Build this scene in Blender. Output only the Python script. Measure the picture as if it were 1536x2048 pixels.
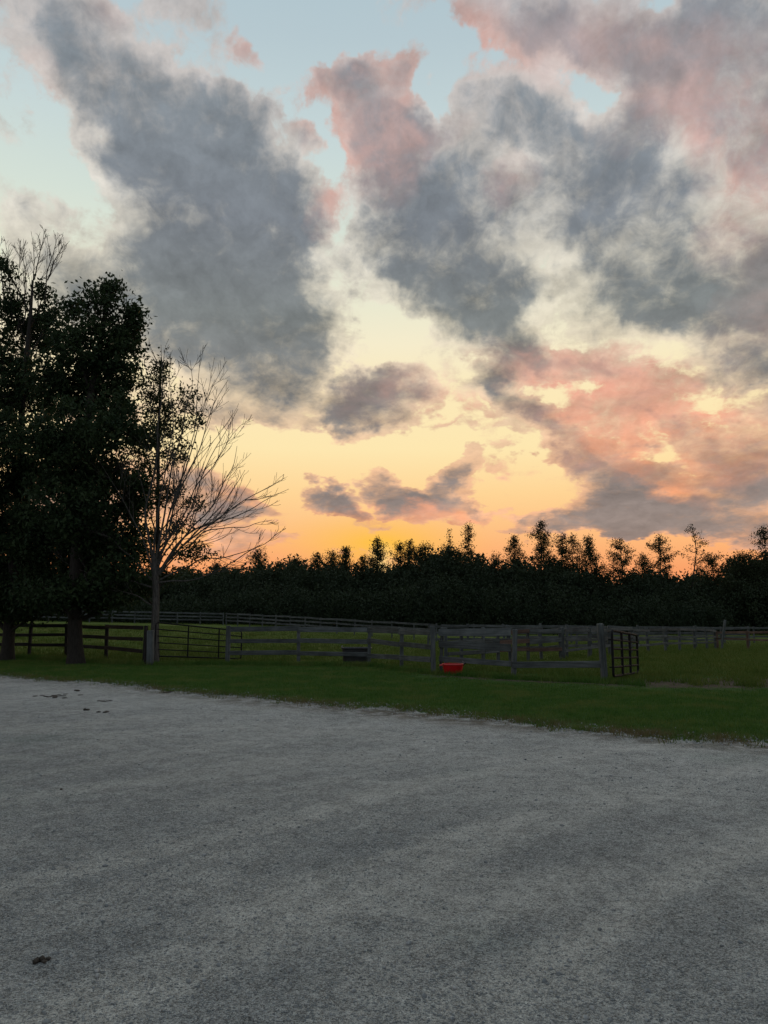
import bpy, bmesh, math, random
import numpy as np
from mathutils import Vector, Matrix

random.seed(7)
RNG = np.random.default_rng(7)
scene = bpy.context.scene
for o in list(bpy.data.objects):
    bpy.data.objects.remove(o, do_unlink=True)
COL = scene.collection

# ------------------------------------------------------------------ camera
EYE = 1.6
FPX = 1538.0                      # focal length in pixels of a 1536 x 2048 frame
PITCH = math.atan(208.0 / FPX)    # camera tilted up a little, horizon below the middle
cam_data = bpy.data.cameras.new('camera')
cam = bpy.data.objects.new('camera', cam_data)
COL.objects.link(cam)
cam.location = (0, 0, EYE)
cam.rotation_euler = (math.pi / 2 + PITCH, 0, 0)
cam_data.sensor_fit = 'VERTICAL'
cam_data.sensor_height = 24.0
cam_data.lens = 24.0 * FPX / 2048.0
cam_data.clip_start = 0.1
cam_data.clip_end = 3000
scene.camera = cam
scene.render.resolution_x = 768
scene.render.resolution_y = 1024
scene.view_settings.view_transform = 'Standard'
scene.view_settings.look = 'None'
scene.view_settings.exposure = 0.0
scene.view_settings.gamma = 1.0
scene.view_settings.use_curve_mapping = False
scene.render.engine = 'CYCLES'
scene.cycles.use_denoising = True
scene.cycles.use_adaptive_sampling = True
scene.cycles.adaptive_threshold = 0.02
scene.cycles.max_bounces = 4
scene.cycles.diffuse_bounces = 2
scene.cycles.glossy_bounces = 2
scene.cycles.transparent_max_bounces = 8

CP, SP = math.cos(PITCH), math.sin(PITCH)
def view_dir(px, py):
    """world direction seen at a measured point of the photograph"""
    a = (px - 768.0) / FPX; b = (1024.0 - py) / FPX
    return np.array([a, CP - b * SP, SP + b * CP])
def lin(r, g, b, a=1.0):
    f = lambda c: (c / 255 / 12.92) if c / 255 <= 0.04045 else ((c / 255 + 0.055) / 1.055) ** 2.4
    return (f(r), f(g), f(b), a)

# ------------------------------------------------------------------ sky
SUN_DIR = view_dir(762, 1140); SUN_DIR = SUN_DIR / np.linalg.norm(SUN_DIR)
SUN_EL = math.asin(SUN_DIR[2]); SUN_AZ = math.atan2(SUN_DIR[0], SUN_DIR[1])

world = bpy.data.worlds.new('World')
scene.world = world
world.use_nodes = True
WT = world.node_tree
WT.nodes.clear()

class NB:
    """short node builder: every call returns an output socket"""
    def __init__(self, tree): self.t = tree
    def _in(self, sock, v):
        if v is None: return
        if isinstance(v, bpy.types.NodeSocket): self.t.links.new(v, sock)
        else: sock.default_value = v
    def m(self, op, a, b=None, c=None, clamp=False):
        n = self.t.nodes.new('ShaderNodeMath'); n.operation = op; n.use_clamp = clamp
        for i, v in enumerate((a, b, c)):
            if v is not None: self._in(n.inputs[i], v)
        return n.outputs[0]
    def v(self, op, a, b=None, scale=None):
        n = self.t.nodes.new('ShaderNodeVectorMath'); n.operation = op
        self._in(n.inputs[0], a)
        if b is not None: self._in(n.inputs[1], b)
        if scale is not None: self._in(n.inputs['Scale'], scale)
        return n.outputs[1] if op in ('LENGTH', 'DOT_PRODUCT', 'DISTANCE') else n.outputs[0]
    def sep(self, v):
        n = self.t.nodes.new('ShaderNodeSeparateXYZ'); self._in(n.inputs[0], v); return n.outputs
    def comb(self, x, y, z):
        n = self.t.nodes.new('ShaderNodeCombineXYZ')
        for i, q in enumerate((x, y, z)): self._in(n.inputs[i], q)
        return n.outputs[0]
    def noise(self, vec, scale, detail=4, rough=0.55, dist=0.0, out='Fac', lac=2.0):
        n = self.t.nodes.new('ShaderNodeTexNoise')
        self._in(n.inputs['Vector'], vec)
        n.inputs['Scale'].default_value = scale; n.inputs['Detail'].default_value = detail
        n.inputs['Roughness'].default_value = rough; n.inputs['Distortion'].default_value = dist
        n.inputs['Lacunarity'].default_value = lac
        return n.outputs[0] if out == 'Fac' else n.outputs[1]
    def vor(self, vec, scale, feature='F1', out=0, rand=1.0):
        n = self.t.nodes.new('ShaderNodeTexVoronoi'); n.feature = feature
        self._in(n.inputs['Vector'], vec); n.inputs['Scale'].default_value = scale
        n.inputs['Randomness'].default_value = rand
        return n.outputs[out]
    def mr(self, v, f0, f1, t0=0.0, t1=1.0, smooth=True):
        n = self.t.nodes.new('ShaderNodeMapRange')
        n.interpolation_type = 'SMOOTHSTEP' if smooth else 'LINEAR'
        n.clamp = True
        for i, q in enumerate((v, f0, f1, t0, t1)): self._in(n.inputs[i], q)
        return n.outputs[0]
    def mix(self, f, a, b, mode='MIX'):
        n = self.t.nodes.new('ShaderNodeMix'); n.data_type = 'RGBA'; n.blend_type = mode
        n.clamp_factor = True
        self._in(n.inputs[0], f); self._in(n.inputs[6], a); self._in(n.inputs[7], b)
        return n.outputs[2]
    def ramp(self, f, stops):
        n = self.t.nodes.new('ShaderNodeValToRGB'); self._in(n.inputs[0], f)
        cr = n.color_ramp
        while len(cr.elements) > 1: cr.elements.remove(cr.elements[-1])
        cr.elements[0].position = stops[0][0]; cr.elements[0].color = stops[0][1]
        for p, c in stops[1:]:
            e = cr.elements.new(p); e.color = c
        return n.outputs[0]
    def mapping(self, vec, loc=(0, 0, 0), rot=(0, 0, 0), scale=(1, 1, 1), kind='POINT'):
        n = self.t.nodes.new('ShaderNodeMapping'); n.vector_type = kind
        self._in(n.inputs[0], vec)
        n.inputs['Location'].default_value = loc; n.inputs['Rotation'].default_value = rot
        n.inputs['Scale'].default_value = scale
        return n.outputs[0]
    def cone(self, vec):
        n = self.t.nodes.new('ShaderNodeTexGradient'); n.gradient_type = 'SPHERICAL'
        self._in(n.inputs[0], vec); return n.outputs[1]

W = NB(WT)
tc = WT.nodes.new('ShaderNodeTexCoord')
DIR = W.v('NORMALIZE', tc.outputs['Generated'])
dx, dy, dz = W.sep(DIR)[:3]

def el_of(py):   # elevation factor 0..1 used by all ramps (sine of the elevation, -0.1 .. 0.75)
    d = view_dir(768, py); return (d[2] / np.linalg.norm(d) + 0.1) / 0.85
EL = W.mr(dz, -0.1, 0.75, 0.0, 1.0, smooth=False)

# conformal map of the sky around due west; 1 unit is about 1000 px of the photograph
K = 2 * FPX / 1000.0
den = W.m('MAXIMUM', W.m('ADD', dy, 1.0), 0.02)
P0 = W.comb(W.m('MULTIPLY', W.m('DIVIDE', dx, den), K), W.m('MULTIPLY', W.m('DIVIDE', dz, den), K), 0.0)
def sky_uv(px, py):
    d = view_dir(px, py); d = d / np.linalg.norm(d)
    return np.array([d[0] / (1 + d[1]) * K, d[2] / (1 + d[1]) * K])

# cloud-space coordinate: stretched flat towards the horizon
zc = W.m('MULTIPLY', W.m('LOGARITHM', W.m('ADD', W.m('MAXIMUM', dz, 0.0), 0.16), 2.718282), 0.62)
Q = W.comb(dx, dy, zc)
warp1 = W.noise(Q, 5.0, 2, 0.5, out='Color')
warp2 = W.noise(Q, 17.0, 4, 0.6, out='Color')
off = W.v('ADD', W.v('MULTIPLY', W.v('SUBTRACT', warp1, (0.5, 0.5, 0.5)), (0.17, 0.15, 0)),
          W.v('MULTIPLY', W.v('SUBTRACT', warp2, (0.5, 0.5, 0.5)), (0.13, 0.12, 0)))
PW = W.v('ADD', P0, off)

def blobs(items, vec, start=0.0):
    """sum of soft ellipses (px, py, rx, ry, degrees clockwise, weight)"""
    tot = start
    for px, py, rx, ry, rot, w in items:
        c = sky_uv(px, py)
        a = math.radians(rot)
        ax = np.array([math.cos(a), math.sin(a)]); ay = np.array([-math.sin(a), math.cos(a)])
        e1 = (sky_uv(px + ax[0] * rx * .6, py + ax[1] * rx * .6) - c) / .6
        e2 = (sky_uv(px + ay[0] * ry * .6, py + ay[1] * ry * .6) - c) / .6
        ang = math.atan2(e1[1], e1[0])
        mp = W.mapping(vec, (c[0], c[1], 0), (0, 0, ang), (float(np.linalg.norm(e1)), float(np.linalg.norm(e2)), 1), 'TEXTURE')
        tot = W.m('MULTIPLY_ADD', W.cone(mp), w, tot)
    return tot

CLOUDS = [
    # long dark bank running from the upper left to the middle
    (120, 60, 190, 140, 40, 1.3), (250, 210, 250, 150, 50, 1.35), (360, 360, 280, 200, 55, 1.45), (470, 500, 270, 210, 40, 1.5),
    (575, 420, 130, 150, 0, 1.2), (560, 640, 230, 120, 15, 1.3), (660, 690, 80, 80, 0, .9), (330, 640, 250, 110, 25, 1.1),
    (480, 725, 300, 80, 18, 1.2), (560, 775, 150, 36, 14, .6), (400, 790, 200, 40, 12, .7), (560, 835, 190, 36, 10, .8), (450, 240, 120, 70, 30, .75), (540, 240, 50, 60, 0, .7),
    (300, 150, 90, 70, 40, .6), (200, 20, 130, 50, 20, .7), (160, 530, 220, 110, 0, .35), (60, 440, 150, 130, 0, .35), (40, 250, 90, 120, 0, .35),
    (260, 480, 150, 240, 0, .45), (420, 690, 330, 110, 22, .7), (90, 600, 240, 140, 0, .3), (300, 800, 260, 60, 10, .5),
    # small puffs in the blue
    (520, 112, 62, 48, 30, .75), (360, 5, 110, 45, 0, .7), (470, 190, 80, 40, 10, .3),
    # middle bank with pink western edge
    (690, 178, 66, 62, 0, 1.2), (812, 165, 46, 56, 0, 1.0), (735, 255, 150, 120, 40, 1.4), (840, 262, 90, 50, 0, 1.2),
    (830, 400, 200, 150, 60, 1.3), (920, 540, 210, 140, 55, 1.25), (1000, 640, 160, 120, 40, 1.35), (1015, 400, 70, 70, 0, .9), (760, 340, 90, 70, 40, .8),
    (710, 530, 110, 120, 0, .45), (790, 590, 80, 60, 0, .4), (1060, 690, 90, 60, 0, .6),
    # upper right banks
    (1030, 225, 170, 100, 15, 1.5), (1190, 300, 150, 100, 0, 1.25), (1110, 390, 240, 120, 0, .8), (1330, 400, 190, 140, 0, .85),
    (1370, 500, 160, 120, 0, .9), (1180, 540, 220, 110, 0, .65), (1130, 470, 150, 60, 0, .5), (1320, 610, 260, 110, 0, .8),
    (1010, 60, 230, 120, 10, 1.25), (1230, 90, 260, 140, 0, 1.2), (1400, 140, 230, 160, 0, 1.2), (1490, 60, 190, 200, 0, 1.5), (1330, 235, 160, 85, -10, 1.2),
    (1490, 330, 150, 220, 0, 1.25), (1510, 560, 150, 180, 0, 1.15), (1550, 750, 120, 140, 0, 1.1), (1620, 300, 200, 500, 0, 1.1),
    (1240, 440, 460, 330, 0, .5), (1000, 300, 230, 130, 0, .6), (1330, 560, 330, 200, 0, .5), (880, 560, 330, 200, 40, .35),
    # small dark cloud over the sunset
    (745, 815, 140, 72, -28, 2.3), (800, 765, 80, 40, -20, .7), (880, 800, 80, 60, 0, .35),
    # broken pink clouds on the right
    (1110, 740, 170, 50, 8, .9), (1240, 745, 130, 52, 10, .95), (1020, 790, 90, 60, 30, .7), (1070, 850, 160, 48, 35, 1.7), (1180, 830, 150, 40, 15, .7), (1240, 890, 170, 40, 20, .7),
    (1330, 850, 190, 56, 12, .85), (1310, 800, 120, 40, 0, .6), (1440, 740, 140, 80, 0, 1.05), (1420, 920, 210, 80, 14, 1.1), (1230, 930, 160, 60, 25, .8),
    (1260, 985, 200, 90, 10, 1.7), (1070, 1050, 130, 22, 2, 1.6), (1160, 1044, 240, 38, 2, 2.2), (1290, 1030, 240, 52, 4, 1.6), (1420, 1030, 230, 62, 8, 1.4), (1520, 950, 160, 160, 0, 1.3), (1520, 1060, 150, 50, 5, .8),
    # low puffs near the sun
    (665, 985, 80, 42, 8, 2.5), (845, 992, 124, 46, 14, 2.6), (912, 945, 48, 46, 0, 2.2), (935, 995, 50, 22, 20, 1.1), (975, 915, 80, 26, 5, .8), (1000, 1000, 60, 14, 5, .6),
    (600, 300, 40, 30, 20, .6), (480, 300, 60, 40, 30, .5), (730, 470, 50, 40, 0, .5), (800, 540, 40, 30, 0, .5), (1090, 560, 50, 36, 0, .5), (980, 760, 60, 30, 10, .7), (860, 850, 60, 18, 5, .6), (900, 870, 50, 12, 5, .6), (1000, 870, 60, 18, 20, .6), (960, 830, 50, 20, 10, .5),
    # grey bank low on the left, behind the bare tree
    (430, 985, 150, 60, 10, 1.1), (500, 1000, 110, 36, 10, 1.0), (440, 1085, 170, 60, 4, 1.05), (250, 960, 240, 90, 0, 1.0), (80, 1000, 250, 120, 0, 1.1), (560, 1090, 70, 26, 8, .5),
]
HOLES = [(1090, 800, 80, 50, 0, -.25), (1180, 940, 120, 44, 20, -.35), (1290, 880, 120, 22, 18, -.4), (1390, 970, 70, 20, 10, -.5),
         (615, 80, 170, 110, 20, -.7), (900, 110, 110, 130, 0, -.8), (1040, 140, 150, 60, 16, -.7), (1190, 205, 180, 66, 10, -.8), (1310, 200, 60, 40, -20, -.3), (90, 340, 160, 70, 20, -.4),
         (680, 480, 60, 90, 20, -.5), (750, 670, 110, 90, 0, -.7), (1120, 600, 80, 130, -30, -.5), (1330, 690, 170, 64, -8, -.65), (1020, 330, 70, 50, -20, -.4),
         (1415, 360, 40, 70, 0, -.5), (1130, 520, 40, 40, 0, -.3), (640, 900, 380, 60, 0, -.6), (640, 330, 60, 120, 20, -.7), (150, 360, 120, 70, 0, -.3),
         (800, 1075, 260, 40, 0, -.8), (1250, 1110, 400, 40, 0, -1.0), (1120, 985, 110, 60, -10, -.5), (1000, 940, 150, 60, 10, -.35)]
den_front = blobs(CLOUDS + HOLES, PW)
_sm = WT.nodes.new('ShaderNodeMath'); _sm.operation = 'SMOOTH_MIN'; WT.links.new(den_front, _sm.inputs[0]); _sm.inputs[1].default_value = 1.35; _sm.inputs[2].default_value = 0.7
den_front = _sm.outputs[0]

fb = W.noise(Q, 8.5, 7, 0.55, 0.25)
fb2 = W.noise(W.v('ADD', Q, (0.0, -0.006, -0.022)), 8.5, 7, 0.55, 0.25)
wisp = W.noise(W.mapping(Q, (0, 0, 0), (0, 0.5, 0), (1.0, 1.0, 2.2)), 13.0, 5, 0.62, 0.6)
# beyond the frame the same broken cloud goes on
outside = W.mr(W.v('LENGTH', W.v('MULTIPLY', W.v('SUBTRACT', P0, (0, 0.5, 0)), (1.0, 0.85, 0))), 0.85, 1.25)
gen = W.mr(W.noise(Q, 3.2, 5, 0.55, 0.3), 0.40, 0.66, 0.0, 1.5)
dens = W.m('ADD', W.m('MULTIPLY_ADD', gen, outside, den_front),
           W.m('ADD', W.m('MULTIPLY', W.m('SUBTRACT', fb, 0.5), 1.7), W.m('MULTIPLY', W.m('SUBTRACT', wisp, 0.5), 0.6)))

veil = W.mr(dz, 0.20, 0.34, 0.0, 0.16)
dens = W.m('ADD', dens, veil)
def puff(vec, scale, detail=3.0, rough=0.55):
    n = WT.nodes.new('ShaderNodeTexVoronoi'); n.feature = 'F1'; n.normalize = True
    WT.links.new(vec, n.inputs['Vector']); n.inputs['Scale'].default_value = scale
    n.inputs['Detail'].default_value = detail; n.inputs['Roughness'].default_value = rough
    return n.outputs[0]
QW = W.v('ADD', Q, W.v('MULTIPLY', W.v('SUBTRACT', warp2, (0.5, 0.5, 0.5)), (0.09, 0.09, 0.09)))
pf = puff(QW, 15.0, 4.0, 0.6)
pf2 = puff(W.v('ADD', QW, (0.003, -0.003, -0.016)), 15.0, 4.0, 0.6)
hf = W.noise(Q, 30.0, 5, 0.62, 0.5)
dens = W.m('MULTIPLY_ADD', W.m('SUBTRACT', hf, 0.5), 0.95, dens)
dens = W.m('MULTIPLY_ADD', W.m('SUBTRACT', 0.31, pf), 1.5, dens)
bill = W.noise(Q, 4.6, 5, 0.6, 0.3)
core = W.m('MULTIPLY_ADD', W.m('SUBTRACT', bill, 0.5), 2.4, W.m('MULTIPLY_ADD', W.m('SUBTRACT', hf, 0.5), 0.35, dens))
thin = W.mr(dens, 0.16, 0.60)
thick = W.mr(core, 0.40, 1.66)

# clear sky colours over elevation, towards the sunset and away from it
near = W.ramp(EL, [(0.0, lin(120, 95, 70)), (el_of(1232), lin(240, 150, 104)), (el_of(1150), lin(250, 160, 104)), (el_of(1090), lin(254, 184, 122)),
                   (el_of(990), lin(255, 213, 150)), (el_of(900), lin(254, 231, 176)), (el_of(790), lin(252, 233, 186)), (el_of(690), lin(246, 236, 204)), (el_of(580), lin(230, 232, 210)),
                   (el_of(440), lin(212, 224, 214)), (el_of(280), lin(198, 214, 215)), (el_of(80), lin(182, 200, 207)), (1.0, lin(165, 190, 202))])
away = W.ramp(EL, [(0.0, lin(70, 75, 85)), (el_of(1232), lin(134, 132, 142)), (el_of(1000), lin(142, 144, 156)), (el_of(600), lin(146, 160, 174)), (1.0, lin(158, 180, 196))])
hor = W.v('NORMALIZE', W.comb(dx, dy, 0.0))
toward = W.v('DOT_PRODUCT', hor, (math.sin(SUN_AZ), math.cos(SUN_AZ), 0.0))
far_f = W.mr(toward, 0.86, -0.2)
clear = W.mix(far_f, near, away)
# yellow glow over the hidden sun, pinker low sky left and right of it
g_in = W.cone(W.mapping(P0, tuple(sky_uv(758, 1085)) + (0,), (0, 0, 0), (.24, .075, 1), 'TEXTURE'))
clear = W.mix(W.m('MULTIPLY', W.m('POWER', g_in, 1.4), 0.85), clear, lin(255, 196, 50))
g_c = W.cone(W.mapping(P0, tuple(sky_uv(762, 1135)) + (0,), (0, 0, 0), (.035, .06, 1), 'TEXTURE'))
clear = W.mix(W.m('MULTIPLY', g_c, 0.8), clear, lin(255, 225, 150))

pale = W.ramp(EL, [(el_of(1232), lin(228, 156, 124)), (el_of(1060), lin(238, 178, 136)), (el_of(950), lin(238, 190, 150)), (el_of(800), lin(228, 206, 174)),
                   (el_of(640), lin(228, 220, 198)), (el_of(450), lin(212, 208, 198)), (el_of(200), lin(200, 194, 190)), (1.0, lin(182, 184, 188))])
dark = W.ramp(EL, [(el_of(1232), lin(180, 140, 124)), (el_of(1060), lin(150, 134, 126)), (el_of(950), lin(140, 130, 126)), (el_of(820), lin(122, 122, 122)),
                   (el_of(640), lin(124, 129, 129)), (el_of(450), lin(122, 128, 135)), (el_of(200), lin(130, 138, 145)), (1.0, lin(128, 138, 150))])
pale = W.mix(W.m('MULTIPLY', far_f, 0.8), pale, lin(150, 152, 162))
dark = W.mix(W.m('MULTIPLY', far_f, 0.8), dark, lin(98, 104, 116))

PINK = [(700, 235, 140, 160, 20, 2.0), (810, 175, 60, 70, 0, 1.2), (760, 320, 130, 110, 50, 1.2), (850, 275, 90, 50, 0, 1.0), (650, 410, 55, 80, 0, 1.1), (1010, 370, 60, 60, 0, .7),
        (950, 80, 150, 100, 20, 1.0), (1150, 100, 260, 130, 10, .75), (1330, 70, 220, 110, 0, .8), (1340, 235, 170, 90, -10, 1.1), (1440, 230, 120, 200, 0, 1.2), (1480, 330, 140, 220, 0, 1.0),
        (60, 180, 70, 80, 30, .7), (520, 110, 60, 50, 0, .9), (210, 20, 60, 60, 0, .5), (1520, 620, 120, 160, 0, .4),
        (1100, 740, 220, 70, 8, 1.1), (1230, 770, 250, 80, 8, 1.1), (1330, 850, 270, 110, 10, 1.2), (1190, 880, 230, 70, 20, 1.2), (1450, 850, 130, 150, 0, .8), (1320, 940, 180, 40, 25, .9),
        (850, 1010, 170, 30, 0, .5), (660, 1010, 120, 24, 0, .6), (800, 780, 160, 60, -20, .6), (900, 820, 120, 60, 0, .6), (500, 960, 120, 30, 0, .7), (880, 1015, 130, 18, 10, .8), (500, 1130, 300, 40, 0, .5)]
pink = W.m('MINIMUM', blobs(PINK, PW), 1.0)
pink = W.m('MULTIPLY', pink, W.mr(W.m('ADD', W.m('MULTIPLY', fb, 0.45), W.m('ADD', W.m('MULTIPLY', wisp, 0.25), W.m('MULTIPLY', hf, 0.30))), 0.38, 0.58, 0.15, 1.0))
pinkc = W.ramp(EL, [(el_of(1232), lin(240, 140, 110)), (el_of(1000), lin(250, 165, 118)), (el_of(860), lin(240, 168, 138)), (el_of(740), lin(224, 168, 148)),
                    (el_of(400), lin(216, 170, 158)), (el_of(100), lin(198, 164, 156)), (1.0, lin(168, 152, 152))])

relief = W.m('ADD', W.m('MULTIPLY', W.m('SUBTRACT', fb, fb2), 1.2), W.m('MULTIPLY', W.m('SUBTRACT', pf2, pf), 0.8))
body = W.mix(thick, pale, dark)
body = W.mix(W.m('MULTIPLY', pink, W.m('MULTIPLY_ADD', thick, -0.50, 1.05)), body, pinkc)
body = W.mix(1.0, body, W.comb(*[W.m('ADD', W.m('ADD', relief, 1.0), W.m('MULTIPLY', W.m('SUBTRACT', wisp, 0.5), -0.25))] * 3), 'MULTIPLY')
alpha = W.m('MULTIPLY', thin, W.mr(dz, 0.0, 0.06, 0.4, 1.0))
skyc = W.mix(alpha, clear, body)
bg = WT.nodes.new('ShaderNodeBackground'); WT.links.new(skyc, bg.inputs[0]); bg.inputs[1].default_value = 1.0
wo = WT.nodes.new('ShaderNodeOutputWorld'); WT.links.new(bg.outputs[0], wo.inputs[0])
world.cycles.sampling_method = 'MANUAL'
world.cycles.sample_map_resolution = 512

# the sun itself: low and orange behind the trees
sun_data = bpy.data.lights.new('sun', 'SUN')
sun_data.energy = 0.35
sun_data.angle = math.radians(0.6)
sun_data.color = (1.0, 0.55, 0.25)
sun = bpy.data.objects.new('sun', sun_data)
COL.objects.link(sun)
sun.rotation_euler = Vector(-SUN_DIR).to_track_quat('-Z', 'Y').to_euler()

# ------------------------------------------------------------------ helpers
def sstep(t):
    t = np.clip(t, 0.0, 1.0); return t * t * (3 - 2 * t)
_hr = np.random.default_rng(3)
_ph = _hr.uniform(0, 6.28, (6, 2)); _fr = _hr.uniform(0.25, 1.1, (6, 2))
def undulate(x, y):
    s = 0
    for i in range(6):
        s = s + np.sin(x * _fr[i, 0] + _ph[i, 0]) * np.sin(y * _fr[i, 1] + _ph[i, 1])
    return s / 6
def gz(x, y):
    """height of the land: flat yard, then up to the left and slightly down to the right"""
    x = np.asarray(x, float); y = np.asarray(y, float)
    far = np.interp(x, [-90, -40, -16, -7, 4, 19, 80], [1.2, 1.07, .62, .25, -.30, -.5, -.5])
    return far * sstep((y - 26) / 36) + 0.03 * undulate(x, y) * sstep((y - 9) / 6)
def at_depth(px, py, Y):
    d = view_dir(px, py); return np.array([d[0] / d[1] * Y, Y, EYE + d[2] / d[1] * Y])
def on_ground(px, py):
    d = view_dir(px, py); d = d / d[1]
    Y = 3.0
    while Y < 200:
        if EYE + d[2] * Y <= float(gz(d[0] * Y, Y)): break
        Y += 0.02 if Y < 40 else 0.1
    return np.array([d[0] * Y, Y, float(gz(d[0] * Y, Y))])

def mesh_np(name, verts, faces, smooth=False):
    """fast mesh from arrays; faces is (M, k) or a list of such arrays"""
    if not isinstance(faces, list): faces = [faces]
    verts = np.asarray(verts, np.float32)
    me = bpy.data.meshes.new(name)
    me.vertices.add(len(verts)); me.vertices.foreach_set('co', verts.ravel())
    loops = np.concatenate([np.asarray(f, np.int32).ravel() for f in faces])
    tot = np.concatenate([np.full(len(f), np.asarray(f).shape[1], np.int32) for f in faces])
    start = np.concatenate([[0], np.cumsum(tot)[:-1]]).astype(np.int32)
    me.loops.add(len(loops)); me.loops.foreach_set('vertex_index', loops)
    me.polygons.add(len(tot)); me.polygons.foreach_set('loop_start', start)
    me.polygons.foreach_set('loop_total', tot)
    if smooth: me.polygons.foreach_set('use_smooth', np.ones(len(tot), bool))
    me.update(calc_edges=True); me.validate()
    return me
def obj(name, me, mat=None, parent=None):
    o = bpy.data.objects.new(name, me)
    if mat is not None and me is not None:
        me.materials.clear(); me.materials.append(mat)
    COL.objects.link(o)
    if parent is not None: o.parent = parent
    return o
def tag(o, label=None, cat=None, group=None, kind=None):
    if label: o['label'] = label
    if cat: o['category'] = cat
    if group: o['group'] = group
    if kind: o['kind'] = kind
    return o
def empty(name, loc, label, cat, group=None):
    o = bpy.data.objects.new(name, None); COL.objects.link(o)
    o.location = [float(c) for c in loc]; o.empty_display_size = 0.3
    return tag(o, label, cat, group)

class Tubes:
    """collects tapered tubes and other pieces into one mesh"""
    def __init__(self): self.v = []; self.f = []; self.t = []; self.n = 0
    def tube(self, pts, radii, sides=5, closed=False):
        P = np.asarray(pts, float); R = np.broadcast_to(np.asarray(radii, float), (len(P),))
        T = np.roll(P, -1, 0) - np.roll(P, 1, 0) if closed else np.gradient(P, axis=0)
        T /= np.linalg.norm(T, axis=1)[:, None] + 1e-9
        ref = np.array([0.31, 0.2, 0.93]) if abs(T[:, 2]).mean() < 0.8 else np.array([0.93, 0.3, 0.2])
        A = np.cross(T, ref); A /= np.linalg.norm(A, axis=1)[:, None] + 1e-9
        B = np.cross(T, A)
        an = np.linspace(0, 2 * math.pi, sides, endpoint=False)
        ring = P[:, None] + R[:, None, None] * (np.cos(an)[None, :, None] * A[:, None] + np.sin(an)[None, :, None] * B[:, None])
        m = len(P); self.v.append(ring.reshape(-1, 3))
        i = np.arange(m if closed else m - 1)[:, None]; j = np.arange(sides)[None, :]
        i2 = (i + 1) % m; j2 = (j + 1) % sides
        q = np.stack([i * sides + j, i * sides + j2, i2 * sides + j2, i2 * sides + j], -1).reshape(-1, 4) + self.n
        self.f.append(q); self.n += m * sides
        return self
    def mesh(self, name, smooth=True):
        return mesh_np(name, np.concatenate(self.v), [np.concatenate(self.f)], smooth)

def curve(ctrl, n):
    """smooth path through control points"""
    C = np.asarray(ctrl, float)
    if len(C) == 2: return C[0] + (C[1] - C[0]) * np.linspace(0, 1, n)[:, None]
    E = np.vstack([2 * C[0] - C[1], C, 2 * C[-1] - C[-2]])
    out = []
    for s in np.linspace(0, len(C) - 1 - 1e-6, n):
        i = int(s); t = s - i; p0, p1, p2, p3 = E[i], E[i + 1], E[i + 2], E[i + 3]
        out.append(0.5 * (2 * p1 + (p2 - p0) * t + (2 * p0 - 5 * p1 + 4 * p2 - p3) * t * t + (3 * p1 - p0 - 3 * p2 + p3) * t ** 3))
    return np.array(out)

def leaves(C, length, width, rng, droop=0.35, jitter=0.35):
    """diamond-shaped leaves at the centres C, pointing at random and a little down"""
    n = len(C)
    D = rng.normal(size=(n, 3)); D[:, 2] -= droop * 1.5; D /= np.linalg.norm(D, axis=1)[:, None]
    S = np.cross(D, rng.normal(size=(n, 3))); S /= np.linalg.norm(S, axis=1)[:, None] + 1e-9
    L = length * (1 + jitter * rng.uniform(-1, 1, n))[:, None]; Wd = width * (1 + jitter * rng.uniform(-1, 1, n))[:, None]
    V = np.stack([C - D * L * .5, C - D * L * .02 + S * Wd * .5, C + D * L * .5, C - D * L * .02 - S * Wd * .5], 1).reshape(-1, 3)
    return V, np.arange(4 * n).reshape(n, 4)

# ------------------------------------------------------------------ materials
def material(name, build):
    m = bpy.data.materials.new(name); m.use_nodes = True
    t = m.node_tree; t.nodes.clear()
    out = t.nodes.new('ShaderNodeOutputMaterial')
    n = NB(t); t.links.new(build(n, t), out.inputs[0])
    return m
def principled(t, n, col, rough=0.8, spec=0.3, bump=None, bstr=0.3, bdist=0.01, metal=0.0):
    p = t.nodes.new('ShaderNodeBsdfPrincipled')
    n._in(p.inputs['Base Color'], col); n._in(p.inputs['Roughness'], rough)
    p.inputs['Specular IOR Level'].default_value = spec; p.inputs['Metallic'].default_value = metal
    if bump is not None:
        b = t.nodes.new('ShaderNodeBump'); b.inputs['Strength'].default_value = bstr; b.inputs['Distance'].default_value = bdist
        t.links.new(bump, b.inputs['Height']); t.links.new(b.outputs[0], p.inputs['Normal'])
    return p.outputs[0]
def coords(t, kind='Object'):
    return t.nodes.new('ShaderNodeTexCoord').outputs[kind]
def orand(t):
    return t.nodes.new('ShaderNodeObjectInfo').outputs['Random']

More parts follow.
